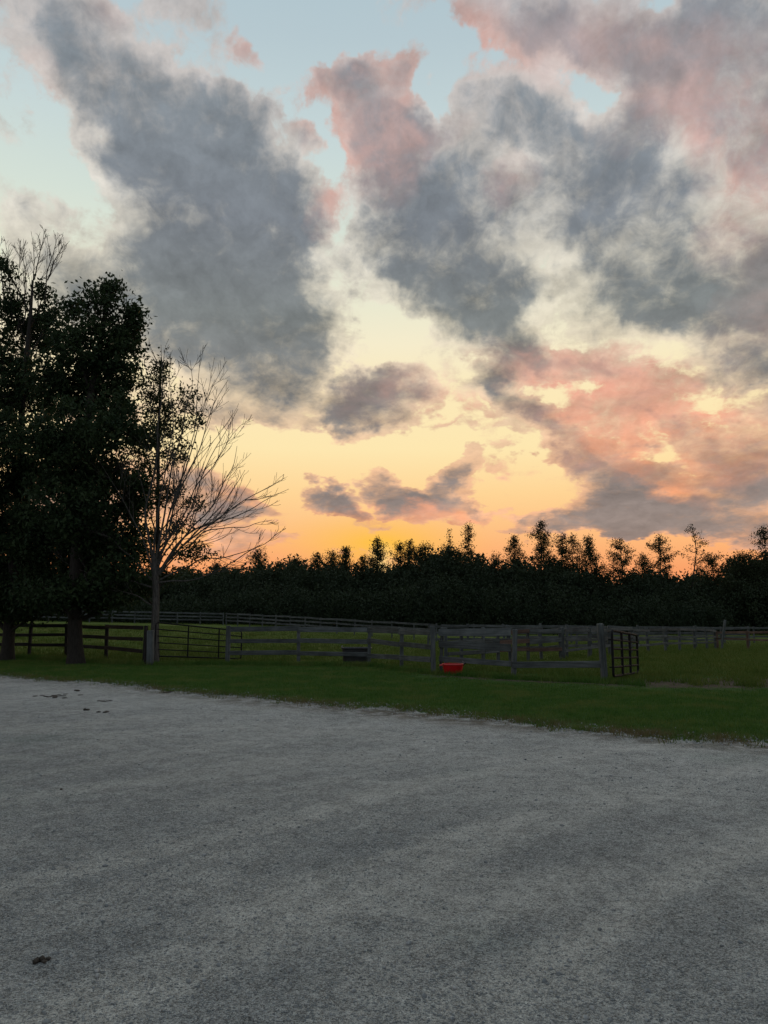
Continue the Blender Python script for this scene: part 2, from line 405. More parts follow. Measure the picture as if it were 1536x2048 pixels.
def m_gravel(n, t):
    c = coords(t)
    x, y, z = n.sep(c)[:3]
    # wheel tracks sweep round a point behind the camera
    rx, ry = n.m('ADD', x, -6.5), n.m('ADD', y, 1.5)
    r = n.m('SQRT', n.m('ADD', n.m('MULTIPLY', rx, rx), n.m('MULTIPLY', ry, ry)))
    th = n.m('ARCTAN2', rx, ry)
    pol = n.comb(n.m('MULTIPLY', r, 1.0), n.m('MULTIPLY', th, 2.4), 0.0)
    tr = n.noise(pol, 1.25, 4, 0.6, 0.5)
    pol2 = n.comb(n.m('MULTIPLY', r, 1.0), n.m('MULTIPLY', th, 1.2), 3.0)
    tr2 = n.noise(pol2, 4.5, 3, 0.6, 0.2)
    pat = n.noise(n.mapping(c, rot=(0, 0, -0.5), scale=(0.8, 1.25, 1)), 0.6, 6, 0.62, 0.5)
    pol3 = n.comb(n.m('MULTIPLY', r, 1.0), n.m('MULTIPLY', th, 0.9), 7.0)
    rut = n.mr(n.noise(pol3, 2.6, 2, 0.5, 0.25), 0.35, 0.65, -0.05, 0.05)
    mask = n.mr(n.m('ADD', n.m('MULTIPLY', tr, 0.40), n.m('ADD', n.m('MULTIPLY_ADD', tr2, 0.16, rut), n.m('MULTIPLY', pat, 0.85))), 0.54, 0.90)
    def track(cx, cy, R):
        q = n.m('SUBTRACT', n.v('LENGTH', n.v('MULTIPLY', n.v('SUBTRACT', n.v('ADD', c, n.v('MULTIPLY', n.v('SUBTRACT', n.noise(c, 0.5, 2, 0.5, out='Color'), (.5, .5, .5)), (.7, .7, 0))), (cx, cy, 0)), (1, 1, 0))), R)
        return n.mr(n.m('ABSOLUTE', q), 0.26, 0.06)
    tracks = n.m('MAXIMUM', n.m('MAXIMUM', track(9.0, -2.5, 10.4), track(9.0, -2.5, 11.9)), n.m('MAXIMUM', track(16, -9, 21.2), n.m('MAXIMUM', track(14, -6, 14.2), track(16, -9, 22.8))))
    tracks = n.m('MULTIPLY', tracks, n.mr(n.noise(c, 1.1, 3, 0.6), 0.3, 0.55, 0.3, 1.0))
    mask = n.m('ADD', n.m('MULTIPLY', mask, n.m('MULTIPLY_ADD', tracks, -0.6, 0.72)), n.m('MULTIPLY', tracks, 0.85), clamp=True)
    base = n.mix(mask, (.285, .295, .280, 1), (.440, .438, .396, 1))
    ed = n.m('DIVIDE', n.m('ADD', y, n.m('MULTIPLY_ADD', x, 0.734, -13.1)), 1.24)     # distance to the lawn edge
    dusty = n.m('MULTIPLY', n.mr(ed, -6.5, -1.0), n.mr(n.noise(c, 0.8, 3, 0.5), 0.3, 0.7, 0.5, 1.0))
    base = n.mix(n.m('MULTIPLY', dusty, 0.6), base, (.50, .51, .48, 1))
    brd = n.m('MULTIPLY', n.mr(ed, -1.0, 0.1), n.mr(n.noise(c, 2.6, 5, 0.7), 0.36, 0.58))
    base = n.mix(n.m('MULTIPLY', brd, n.mr(x, -8.0, 0.0, 0.30, 0.95)), base, (.13, .115, .085, 1))
    moss = n.mr(n.noise(c, 0.35, 4, 0.6), 0.55, 0.75)
    base = n.mix(n.m('MULTIPLY', moss, 0.4), base, (.22, .28, .24, 1))
    v1 = n.vor(c, 115, out=1); v2 = n.vor(c, 250, out=1)
    g1 = n.sep(v1)[0]; g2 = n.sep(v2)[1]
    loose = n.m('MULTIPLY_ADD', mask, -0.45, 1.0)
    sp = n.m('ADD', n.m('MULTIPLY', n.m('MULTIPLY', n.m('SUBTRACT', g1, 0.5), 1.0), loose), n.m('MULTIPLY', n.m('SUBTRACT', g2, 0.5), 0.75))
    big = n.m('ADD', n.mr(n.noise(c, 19, 3, 0.7), 0.30, 0.75, -0.18, 0.16), n.mr(n.noise(c, 4.5, 5, 0.7, 0.6), 0.32, 0.68, -0.17, 0.17))
    k = n.m('MAXIMUM', n.m('ADD', n.m('ADD', sp, 1.0), big), 0.25)
    col = n.mix(1.0, base, n.comb(k, k, k), 'MULTIPLY')
    d1 = n.vor(c, 115); d2 = n.vor(c, 250)
    hgt = n.m('ADD', n.m('MULTIPLY', n.m('SUBTRACT', 1.0, d1), loose), n.m('ADD', n.m('MULTIPLY', n.m('SUBTRACT', 1.0, d2), 0.4), n.m('MULTIPLY', n.noise(c, 9, 5, 0.65), 1.6)))
    return principled(t, n, col, 0.95, 0.15, hgt, 0.75, 0.012)
def m_stone(n, t):
    c = coords(t)
    g = n.noise(c, 23, 2, 0.5); h = n.sep(n.vor(c, 40, out=1))[0]
    col = n.ramp(n.m('ADD', n.m('MULTIPLY', g, 0.35), n.m('MULTIPLY', h, 0.65)), [(0.0, (.12, .135, .14, 1)), (0.45, (.27, .29, .285, 1)), (0.8, (.42, .43, .41, 1)), (1.0, (.66, .66, .63, 1))])
    return principled(t, n, col, 0.9, 0.2)
def m_ground(n, t):
    c = coords(t); x, y, z = n.sep(c)[:3]
    a = n.noise(c, 0.35, 5, 0.6, 0.3); b = n.noise(c, 3.5, 5, 0.65); e = n.noise(n.mapping(c, scale=(1, 3, 1)), 14, 3, 0.7)
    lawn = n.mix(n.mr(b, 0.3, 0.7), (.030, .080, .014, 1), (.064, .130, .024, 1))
    past = n.mix(n.mr(n.m('ADD', n.m('MULTIPLY', a, 0.6), n.m('MULTIPLY', b, 0.4)), 0.35, 0.65), (.062, .116, .014, 1), (.130, .150, .034, 1))  # paddock olive: grazed grass, with transmitted sunset warmth put into the colour
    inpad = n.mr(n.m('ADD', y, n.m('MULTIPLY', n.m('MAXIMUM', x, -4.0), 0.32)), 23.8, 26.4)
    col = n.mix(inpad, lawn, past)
    # bare trampled soil at the open gateway and along the fence foot
    def soil(cx, cy, rx, ry):
        return n.cone(n.mapping(c, (cx, cy, 0), (0, 0, -0.15), (rx, ry, 50), 'TEXTURE'))
    s = n.m('ADD', n.m('ADD', soil(7.6, 18.6, 4.2, 2.1), soil(4.6, 19.6, 3.2, 1.0)), n.m('ADD', soil(10.2, 19.2, 3.4, 1.8), n.m('ADD', soil(2.6, 21.0, 2.4, 1.2), soil(-6.0, 26.2, 2.6, .8))))
    s = n.mr(n.m('ADD', s, n.m('MULTIPLY', n.m('SUBTRACT', n.noise(c, 2.2, 5, 0.7), 0.5), 1.9)), 0.30, 0.62)
    ed = n.m('DIVIDE', n.m('ADD', y, n.m('MULTIPLY_ADD', x, 0.734, -13.1)), 1.24)
    fr = n.m('MULTIPLY', n.mr(ed, 1.1, 0.1), n.mr(n.noise(c, 1.7, 4, 0.65), 0.38, 0.62))
    s = n.m('MAXIMUM', s, n.m('MULTIPLY', fr, 0.8))
    col = n.mix(s, col, n.mix(n.mr(n.noise(c, 6, 4, 0.7), 0.3, 0.7), (.070, .055, .040, 1), (.150, .125, .090, 1)))
    return principled(t, n, col, 0.95, 0.1, n.m('ADD', e, n.m('MULTIPLY', b, 1.5)), 0.9, 0.05)
def leafy(n, t, col, trans=0.3, rough=0.7):
    d = principled(t, n, col, rough, 0.2)
    tr = t.nodes.new('ShaderNodeBsdfTranslucent'); n._in(tr.inputs[0], col)
    mx = t.nodes.new('ShaderNodeMixShader'); mx.inputs[0].default_value = trans
    t.links.new(d, mx.inputs[1]); t.links.new(tr.outputs[0], mx.inputs[2])
    return mx.outputs[0]
def m_lawn(n, t):
    c = coords(t); x, y, z = n.sep(c)[:3]
    b = n.noise(c, 2.8, 4, 0.65); e = n.noise(c, 31, 2, 0.5)
    col = n.mix(n.mr(n.m('ADD', n.m('MULTIPLY', b, 0.6), n.m('MULTIPLY', e, 0.5)), 0.35, 0.75), (.036, .112, .016, 1), (.105, .190, .034, 1))
    ed = n.m('DIVIDE', n.m('ADD', y, n.m('MULTIPLY_ADD', x, 0.734, -13.1)), 1.24)
    fr = n.m('MULTIPLY', n.mr(ed, 1.5, 0.1), n.mr(n.noise(c, 1.7, 4, 0.65), 0.36, 0.6))
    col = n.mix(n.mr(n.noise(c, 0.9, 4, 0.6), 0.46, 0.66, 0.0, 0.6), col, (.17, .19, .05, 1))
    col = n.mix(fr, col, (.16, .13, .065, 1))
    return leafy(n, t, col, 0.25)
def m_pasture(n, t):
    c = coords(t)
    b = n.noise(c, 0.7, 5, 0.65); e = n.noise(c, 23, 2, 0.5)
    col = n.mix(n.mr(n.m('ADD', n.m('MULTIPLY', b, 0.6), n.m('MULTIPLY', e, 0.5)), 0.35, 0.75), (.055, .115, .015, 1), (.140, .165, .038, 1))  # yellower blades: grazed sward plus painted-in sunset light
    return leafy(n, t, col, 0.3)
def leaf_mat(name, c0, c1, trans=0.3, sc=1.2):
    def f(n, t):
        c = coords(t)
        k = n.m('ADD', n.m('MULTIPLY', n.noise(c, sc, 3, 0.6), 0.6), n.m('MULTIPLY', n.noise(c, 14, 1, 0.5), 0.4))
        return leafy(n, t, n.mix(n.mr(k, 0.35, 0.65), c0, c1), trans)
    return material(name, f)
def bark_mat(name, c0, c1):
    def f(n, t):
        c = coords(t)
        k = n.noise(n.mapping(c, scale=(9, 9, 1.6)), 3, 5, 0.7)
        return principled(t, n, n.mix(n.mr(k, 0.3, 0.7), c0, c1), 0.9, 0.15, k, 0.6, 0.02)
    return material(name, f)
def wood_mat(name, c0, c1):
    def f(n, t):
        c = coords(t); r = orand(t)
        cc = n.v('ADD', c, n.comb(n.m('MULTIPLY', r, 31.0), n.m('MULTIPLY', r, 17.0), 0.0))
        k = n.noise(n.mapping(cc, scale=(1.3, 26, 26)), 1.0, 5, 0.65, 0.4)
        st = n.noise(cc, 1.7, 4, 0.6)
        col = n.mix(n.mr(k, 0.3, 0.7), c0, c1)
        kk = n.m('MULTIPLY', n.mr(st, 0.3, 0.7, 0.7, 1.2), n.m('MULTIPLY_ADD', r, 0.45, 0.78))
        col = n.mix(1.0, col, n.comb(kk, kk, kk), 'MULTIPLY')
        return principled(t, n, col, 0.85, 0.25, k, 0.5, 0.006)
    return material(name, f)
def plain(name, col, rough=0.5, spec=0.4, var=0.25, sc=8, metal=0.0):
    def f(n, t):
        c = coords(t); k = n.mr(n.noise(c, sc, 4, 0.65), 0.3, 0.7, 1 - var, 1 + var)
        return principled(t, n, n.mix(1.0, col, n.comb(k, k, k), 'MULTIPLY'), n.mr(n.noise(c, sc * 2, 3), 0.3, 0.7, rough * .8, min(1, rough * 1.2)), spec, None, metal=metal)
    return material(name, f)

M = dict(
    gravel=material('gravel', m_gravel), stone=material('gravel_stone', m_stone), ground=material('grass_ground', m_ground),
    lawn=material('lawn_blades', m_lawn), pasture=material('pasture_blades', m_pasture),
    leaf=leaf_mat('maple_leaf', (.016, .034, .014, 1), (.040, .066, .024, 1), 0.22),
    leaf2=leaf_mat('small_tree_leaf', (.026, .040, .016, 1), (.050, .064, .026, 1), 0.3),
    far_leaf=leaf_mat('treeline_leaf', (.020, .032, .014, 1), (.044, .058, .024, 1), 0.3, 0.5),
    wood_mass=leaf_mat('undergrowth_leaf', (.020, .036, .018, 1), (.042, .060, .030, 1), 0.2, 0.35),
    bark=bark_mat('dark_bark', (.028, .026, .022, 1), (.05, .046, .040, 1)),
    grey_bark=bark_mat('grey_bark', (.045, .043, .039, 1), (.125, .118, .107, 1)),
    board=wood_mat('weathered_board', (.054, .063, .062, 1), (.120, .135, .134, 1)),
    pale_board=wood_mat('pale_weathered_board', (.085, .10, .10, 1), (.17, .19, .19, 1)),
    dark_board=wood_mat('dark_toned_board', (.018, .016, .015, 1), (.040, .036, .034, 1)),  # darkest board tone, for the left fence and a batten
    brown_board=wood_mat('brown_board', (.080, .052, .040, 1), (.145, .098, .076, 1)),
    steel=plain('painted_tube_steel', (.012, .012, .013, 1), 0.75, 0.15),
    rubber=plain('black_rubber', (.040, .043, .045, 1), 0.6, 0.4),
    red=plain('red_plastic', (.52, .007, .012, 1), 0.45, 0.4, 0.12),
    redrim=plain('highlight_red_rim', (.60, .05, .05, 1), 0.35, 0.5, 0.12),  # rim highlight put into a lighter red; one handle shares it
    clod=plain('dark_clod', (.075, .066, .055, 1), 0.95, 0.1, 0.5, 30),
    clasp=plain('clasp_and_glint', (.30, .31, .33, 1), 0.4, 0.5),  # clasp grey, also the pale colour of the trough's glint stub
    rope=plain('black_strap', (.02, .02, .02, 1), 0.8, 0.2),
)

# ------------------------------------------------------------------ ground
gx = np.unique(np.concatenate([np.linspace(-400, -60, 18), np.arange(-60, 60.1, 1.0), np.linspace(60, 400, 18)]))
gy = np.unique(np.concatenate([np.linspace(-60, -12, 6), np.arange(-12, 60, 0.8), np.arange(60, 130, 3.0), np.linspace(130, 600, 14)]))
GX, GY = np.meshgrid(gx, gy)
def grid_faces(ny, nx):
    i = np.arange(ny - 1)[:, None]; j = np.arange(nx - 1)[None, :]
    a = i * nx + j
    return np.stack([a, a + 1, a + nx + 1, a + nx], -1).reshape(-1, 4)
# the yard lies on the sheet, so the sheet is kept a hand below it there
EDGE_PX = [(-700, 1330), (-200, 1345), (0, 1351), (150, 1361), (300, 1374), (450, 1390), (600, 1403), (768, 1414), (900, 1429), (1050, 1444), (1200, 1461), (1350, 1474), (1536, 1488), (1800, 1510), (2400, 1560)]
EP = np.array([on_ground(*p)[:2] for p in EDGE_PX]); EP = EP[np.argsort(EP[:, 0])]
EX = np.concatenate([[-60], EP[:, 0], [EP[-1, 0] + 15]]); EY = np.concatenate([[EP[0, 1] + 4], EP[:, 1], [EP[-1, 1] - 9]])
def edge_y(x):
    x = np.asarray(x, float)
    wob = 0.13 * np.sin(x * 1.7) + 0.09 * np.sin(x * 4.3 + 1) + 0.06 * np.sin(x * 11.7 + 2) + 0.05 * np.sin(x * 27.1)
    return np.interp(x, EX, EY) + wob
GZ = gz(GX, GY) - 0.05 * sstep((edge_y(GX) - 1.4 - GY) / 1.0)
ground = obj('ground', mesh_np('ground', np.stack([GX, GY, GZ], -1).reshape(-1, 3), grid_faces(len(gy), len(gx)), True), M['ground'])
tag(ground, kind='structure')

lx = np.unique(np.concatenate([np.linspace(-58, -16, 40), np.arange(-16, 10, 0.06), np.linspace(10, 22, 40)]))
lt = np.concatenate([np.linspace(0, 0.9, 60), np.linspace(0.905, 1.0, 12)])
LX = np.repeat(lx[None, :], len(lt), 0)
jag = np.random.default_rng(5).normal(0, 0.08, len(lx))
LE = edge_y(lx) + jag
LY = -14 + (LE[None, :] + 14) * lt[:, None]
LZ = 0.006 + gz(LX, LY) + 0.006 * undulate(LX * 2.2, LY * 2.2)
LZ[-1] -= 0.02
gravel = obj('gravel_yard', mesh_np('gravel_yard', np.stack([LX, LY, LZ], -1).reshape(-1, 3), grid_faces(len(lt), len(lx)), True), M['gravel'])
tag(gravel, kind='structure')
def yard_z(x, y): return 0.006 + gz(x, y) + 0.006 * undulate(np.asarray(x) * 2.2, np.asarray(y) * 2.2)

# loose stones lying on the yard
rs = np.random.default_rng(11)
ico = bmesh.new(); bmesh.ops.create_icosphere(ico, subdivisions=1, radius=1.0)
IV = np.array([v.co[:] for v in ico.verts]); IF = np.array([[v.index for v in f.verts] for f in ico.faces]); ico.free()
OV = np.array([(1, 0, 0), (-1, 0, 0), (0, 1, 0), (0, -1, 0), (0, 0, 1), (0, 0, -1)], float)
OF = np.array([(0, 2, 4), (2, 1, 4), (1, 3, 4), (3, 0, 4), (2, 0, 5), (1, 2, 5), (3, 1, 5), (0, 3, 5)])
def pebbles(NS, y0, y1, smin, smax, pw, V0, F0):
    Y = y0 * (y1 / y0) ** rs.uniform(0, 1, NS); X = rs.uniform(-0.56, 0.56, NS) * (Y + 0.6)
    keep = (Y < edge_y(X) - 0.1) & (rs.uniform(0, 1, NS) < np.clip(.55 + 1.6 * undulate(X * 1.3 + 3, Y * 1.5), .22, 1))
    X, Y = X[keep], Y[keep]; NS = len(X)
    sz = smin + (smax - smin) * rs.uniform(0, 1, NS) ** pw
    shp = V0[None] * (1 + 0.35 * rs.uniform(-1, 1, (NS, len(V0), 1))) * (sz[:, None, None] * np.stack([rs.uniform(.8, 1.5, NS), rs.uniform(.8, 1.3, NS), rs.uniform(.45, .8, NS)], -1)[:, None])
    ro = rs.uniform(0, 6.28, NS); c_, s_ = np.cos(ro)[:, None], np.sin(ro)[:, None]
    sx = shp[..., 0] * c_ - shp[..., 1] * s_; sy = shp[..., 0] * s_ + shp[..., 1] * c_
    SV = np.stack([sx + X[:, None], sy + Y[:, None], shp[..., 2] + (yard_z(X, Y) + sz * 0.2)[:, None]], -1).reshape(-1, 3)
    return SV, (F0[None] + (np.arange(NS) * len(V0))[:, None, None]).reshape(-1, 3)
Va, Fa = pebbles(95000, 2.4, 8.0, .0028, .0068, 2.0, OV, OF)
Vb, Fb = pebbles(4000, 2.4, 14.0, .006, .015, 3.0, IV, IF)
ne = 4000
ex_ = rs.uniform(-14, 9, ne); ey_ = edge_y(ex_) + rs.normal(-.1, .35, ne); es = rs.uniform(.006, .016, ne)
SVe = (IV[None] * (1 + .3 * rs.uniform(-1, 1, (ne, len(IV), 1))) * es[:, None, None] + np.stack([ex_, ey_, gz(ex_, ey_) + .006], -1)[:, None]).reshape(-1, 3)
SFe = (IF[None] + (np.arange(ne) * len(IV))[:, None, None]).reshape(-1, 3)
st = obj('gravel_stones', mesh_np('gravel_stones', np.concatenate([Va, Vb, SVe]), np.concatenate([Fa, Fb + len(Va), SFe + len(Va) + len(Vb)])), M['stone'])
tag(st, 'loose grey gravel stones scattered over the yard', 'gravel', kind='stuff')

# grass blades
def blades(n, xy, h0, h1, w, rng, lean=0.5):
    x, y = xy[:, 0], xy[:, 1]; n = len(x)
    z = gz(x, y) - 0.01
    h = rng.uniform(h0, h1, n); a = rng.uniform(0, 6.28, n); b = rng.uniform(0, 6.28, n)
    ww = w * rng.uniform(.6, 1.4, n)
    dxs, dys = np.cos(a) * ww, np.sin(a) * ww; l = lean * h * rng.uniform(.2, 1, n)
    V = np.stack([np.stack([x - dxs, y - dys, z], -1), np.stack([x + dxs, y + dys, z], -1), np.stack([x + np.cos(b) * l, y + np.sin(b) * l, z + h], -1)], 1)
    return V.reshape(-1, 3), np.arange(3 * n).reshape(n, 3)
rg = np.random.default_rng(21)
def fence_line_y(x):   # front fence line seen from above
    return np.interp(x, [-30, -15, -7.6, -5.2, -.5, 1.45, 3.4, 5.5, 6.2, 14], [33, 30.5, 25.4, 26, 25.2, 21.5, 20.1, 18.9, 17.9, 15.6])
n0 = 520000
Y = rg.uniform(7.5, 33, n0); X = rg.uniform(-0.58, 0.58, n0) * Y
e = edge_y(X); fl = fence_line_y(X)
d = Y - e
pat_ = .5 + .5 * np.sin(X * 3.1 + 2 * np.sin(Y * 2.3)) * np.sin(Y * 3.7 + X)
k = (d > -0.75) & (rg.uniform(0, 1, n0) < np.clip((d + .75 * pat_ ** 2 * 1.3 - .25) * .75, 0.004, 1)) & (Y < fl + 0.5)
MUD = ((7.6, 18.6, 4.0, 1.9), (10.2, 19.2, 3.2, 1.6), (4.6, 19.6, 3.2, .9), (9.2, 17.9, 2.2, 1.1), (2.6, 21, 2.4, 1.0), (-6.0, 26.2, 2.4, .7))
def muddy(X, Y):
    m = np.zeros(len(X))
    for cx, cy, rx_, ry_ in MUD: m = np.maximum(m, 1.15 - np.hypot((X - cx) / rx_, (Y - cy) / ry_))
    return np.clip(m * 1.7 + .35 * np.sin(X * 4.1 + 3 * np.sin(Y * 3)) * (m > 0), 0, .95)
k &= rg.uniform(0, 1, n0) > muddy(X, Y)
XY = np.stack([X[k], Y[k]], -1)
V1, F1 = blades(0, XY, .025, .075, .007, rg)
# taller uncut grass along fence feet and round the posts
n1 = 26000
X = rg.uniform(-15, 6, n1); Y = fence_line_y(X) + rg.normal(0, .18, n1)
V2, F2 = blades(0, np.stack([X, Y], -1), .06, .20, .008, rg, 0.7)
nt = 620
tx = rg.uniform(-12, 9, nt); ty = edge_y(tx) + rg.normal(.05, .30, nt)
idx = np.repeat(np.arange(nt), 26)
X = tx[idx] + rg.normal(0, .07, len(idx)); Y = ty[idx] + rg.normal(0, .06, len(idx))
V3, F3 = blades(0, np.stack([X, Y], -1), .03, .11, .007, rg, .9)
nv = len(V1)
lawn = obj('lawn_grass', mesh_np('lawn_grass', np.concatenate([V1, V2, V3]), np.concatenate([F1, F2 + nv, F3 + nv + len(V2)])), M['lawn'])
tag(lawn, 'short green grass of the verge between yard and fence', 'grass', kind='stuff')
n2 = 230000
Y = 17 + (70 - 17) * rg.uniform(0, 1, n2) ** 1.3; X = rg.uniform(-0.55, 0.55, n2) * Y
k = Y > fence_line_y(X) + 0.3
k &= rg.uniform(0, 1, n2) > muddy(X, Y)
V1, F1 = blades(0, np.stack([X[k], Y[k]], -1), .05, .13, .013, rg, .8)
nt = 1500
ty = 17 + 40 * rg.uniform(0, 1, nt) ** 1.4; tx = rg.uniform(-.55, .55, nt) * ty
kk = ty > fence_line_y(tx) + .6
tx, ty = tx[kk], ty[kk]; idx = np.repeat(np.arange(len(tx)), 40)
X = tx[idx] + rg.normal(0, .14, len(idx)); Y = ty[idx] + rg.normal(0, .14, len(idx))
V2, F2 = blades(0, np.stack([X, Y], -1), .08, .24, .012, rg, .8)
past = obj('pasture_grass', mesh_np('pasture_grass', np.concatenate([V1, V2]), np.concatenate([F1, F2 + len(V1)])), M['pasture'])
tag(past, 'sunset-tinted olive grazed grass inside the paddocks beyond the fence', 'grass', kind='stuff')

# ------------------------------------------------------------------ fences
def box_mesh(name, L, H, T, rng, jit=0.0, taper=0.0, seg=1):
    """board or post along local x, with slightly uneven corners and eased edges"""
    bm = bmesh.new()
    bmesh.ops.create_cube(bm, size=1.0)
    for v in bm.verts:
        v.co.x *= L; v.co.y *= T; v.co.z *= H
        v.co += Vector([rng.uniform(-jit, jit) for _ in range(3)])
    bmesh.ops.bevel(bm, geom=bm.edges[:], offset=min(T, H) * 0.10, segments=1, affect='EDGES')
    me = bpy.data.meshes.new(name); bm.to_mesh(me); bm.free()
    return me
prng = random.Random(17)
def beam(name, a, b, H, T, mat, parent, jit=0.006, roll=0.0):
    """a board from a to b (world) as a part of parent"""
    a = Vector([float(q) for q in a]); b = Vector([float(q) for q in b]); d = b - a
    me = box_mesh(name, d.length, H, T, prng, jit)
    o = obj(name, me, mat, parent)
    x = d.normalized(); up = Vector((0, 0, 1))
    if abs(x.z) > 0.8: up = Vector((0, 1, 0))
    y = up.cross(x).normalized(); z = x.cross(y)
    R = Matrix((x, y, z)).transposed().to_4x4() @ Matrix.Rotation(roll, 4, 'X')
    o.matrix_local = Matrix.Translation((a + b) / 2 - parent.location) @ R
    return o
def fence(label, posts, rails, mat, name='board_fence', post_w=.115, side=-1, span=1, lean=.02, skip=(), post_mat=None, group=None, board_t=.032):
    """posts: (x, y, height); rails: (height, board height); each board and post a part"""
    P = [np.array([p[0], p[1], float(gz(p[0], p[1]))]) for p in posts]
    f = empty(name, P[0], label, 'fence', group)
    for i, (p, q) in enumerate(zip(P, posts)):
        top = p + np.array([prng.gauss(0, lean) * q[2], prng.gauss(0, lean) * q[2], q[2]])
        w = q[3] if len(q) > 3 else post_w
        beam('post', p - np.array([0, 0, .12]), top, w, w * .95, post_mat or mat, f, .004)
    for k, (h, bh) in enumerate(rails):
        i = 0
        while i < len(P) - 1:
            j = min(i + span, len(P) - 1)
            if (k, i) not in skip:
                u = (P[j] - P[i]); u = u / np.linalg.norm(u[:2]); nrm = np.array([u[1], -u[0], 0]) * side * -1
                if nrm[1] > 0 and side < 0: nrm = -nrm
                off = nrm * (post_w * .5 + board_t * .5 + .004)
                a = P[i] + off + u * .008 + np.array([0, 0, h + prng.gauss(0, .022)])
                b = P[j] + off - u * .008 + np.array([0, 0, h + prng.gauss(0, .022)])
                beam('rail', a, b, bh * prng.uniform(.93, 1.05), board_t, mat, f, .005, prng.gauss(0, .02))
            i = j
    return f
G = lambda px, py: tuple(on_ground(px, py)[:2])
H = lambda px, py, h, *w: G(px, py) + (h,) + w

# dark fence behind the two tall trees
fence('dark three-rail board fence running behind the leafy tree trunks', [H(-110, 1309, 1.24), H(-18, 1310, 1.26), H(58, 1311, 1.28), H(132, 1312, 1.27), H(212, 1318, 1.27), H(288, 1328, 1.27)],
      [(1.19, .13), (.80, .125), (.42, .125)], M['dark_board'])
# posts and boards from the tube gate to the corner post
c0 = [H(455, 1327, 1.27, .15), H(597, 1326, 1.23), H(738, 1329, 1.22), H(803, 1338, 1.22)] + [H(867, 1348, 1.32, .14)]
fence('grey three-rail board fence between the wide tube gate and the corner post', c0, [(1.15, .17), (.74, .14), (.34, .145)], M['board'])
# front right run with its broad pale top board
f2 = fence('grey fence with broad top board behind the red tub', [H(881, 1347, 1.28, .09), H(1027, 1356, 1.26, .13), H(1210, 1364, 1.42, .155)], [(1.17, .19), (.83, .18), (.39, .15)], M['board'], skip={(0, 1), (1, 1)}, post_w=.12)
for o in f2.children:
    if o.name.startswith('rail') and o.location.z > 1.0: o.data.materials.clear(); o.data.materials.append(M['pale_board'])

# gate post beside the bare tree
gp = on_ground(300, 1331)
gpost = empty('gate_post', gp, 'pale weathered square post in front of the bare tree trunk', 'post')
beam('post', gp - np.array([0, 0, .1]), gp + np.array([-.03, 0, 1.12]), .21, .2, M['pale_board'], gpost)
beam('batten', gp + np.array([-.17, .03, 0]), gp + np.array([-.19, .03, 1.22]), .09, .05, M['dark_board'], gpost)

# cross fence inside the paddock, then the fences farther out
rf = np.random.default_rng(8)
def run(a, b, step, h):
    a = np.array(a, float); b = np.array(b, float); n = max(1, int(round(np.linalg.norm(b - a) / step)))
    return [tuple(a + (b - a) * i / n + rf.normal(0, .05, 2)) + (h * rf.uniform(.96, 1.06),) for i in range(n + 1)]
lane = run((2.6, 25.4), (6.4, 28.6), 1.7, 1.18)
fl_ = fence('inner paddock fence with reddish brown boards behind the front fence', lane, [(1.05, .12), (.72, .15), (.42, .13)], M['board'], span=1, post_w=.11)
for o in list(fl_.children):
    if o.name.startswith('rail') and prng.random() < .45: o.data.materials.clear(); o.data.materials.append(M['brown_board'])
fence('rough inner fence receding to the leaning pole on the right', run((6.6, 28.8), (19.2, 45), 2.3, 1.15), [(1.05, .12), (.70, .10), (.38, .10)], M['board'], lean=.03)
fence('low sagging fence at the right edge beyond the open gate', run((19.4, 45.2), (20.5, 36.5), 2.6, 1.02), [(.92, .11), (.55, .10)], M['brown_board'], lean=.03)
pole = empty('leaning_pole', (19.0, 43.6, float(gz(19, 43.6))), 'pale leaning pole standing above the far right fence', 'pole')
beam('post', (18.85, 43.6, float(gz(19, 43.6)) - .1), (19.15, 43.6, float(gz(19, 43.6)) + 1.62), .11, .11, M['board'], pole)
fence('distant grey fence crossing the back of the left paddock', run((-52, 88), (-17, 82), 2.5, 1.3), [(1.2, .15), (.85, .15), (.5, .15)], M['board'])
fence('long distant fence angling in towards the centre of the treeline', run((-16.6, 81.8), (3.8, 57), 2.5, 1.3), [(1.2, .15), (.85, .15), (.5, .15)], M['board'])
fence('distant fence along the foot of the trees on the right', run((4.2, 57), (34, 62), 2.5, 1.3), [(1.18, .14), (.82, .12), (.48, .12)], M['board'])

fence('middle-distance grey fence seen between the front rails and the treeline on the right', run((2.2, 39), (23, 49), 2.4, 1.28), [(1.18, .13), (.84, .12), (.5, .12)], M['board'], lean=.03)
fence('close-set inner fence seen through the front rails left of the open gate', run((1.9, 24.2), (9.8, 33.5), 1.9, 1.22), [(1.12, .11), (.78, .11), (.46, .11)], M['board'], lean=.03)

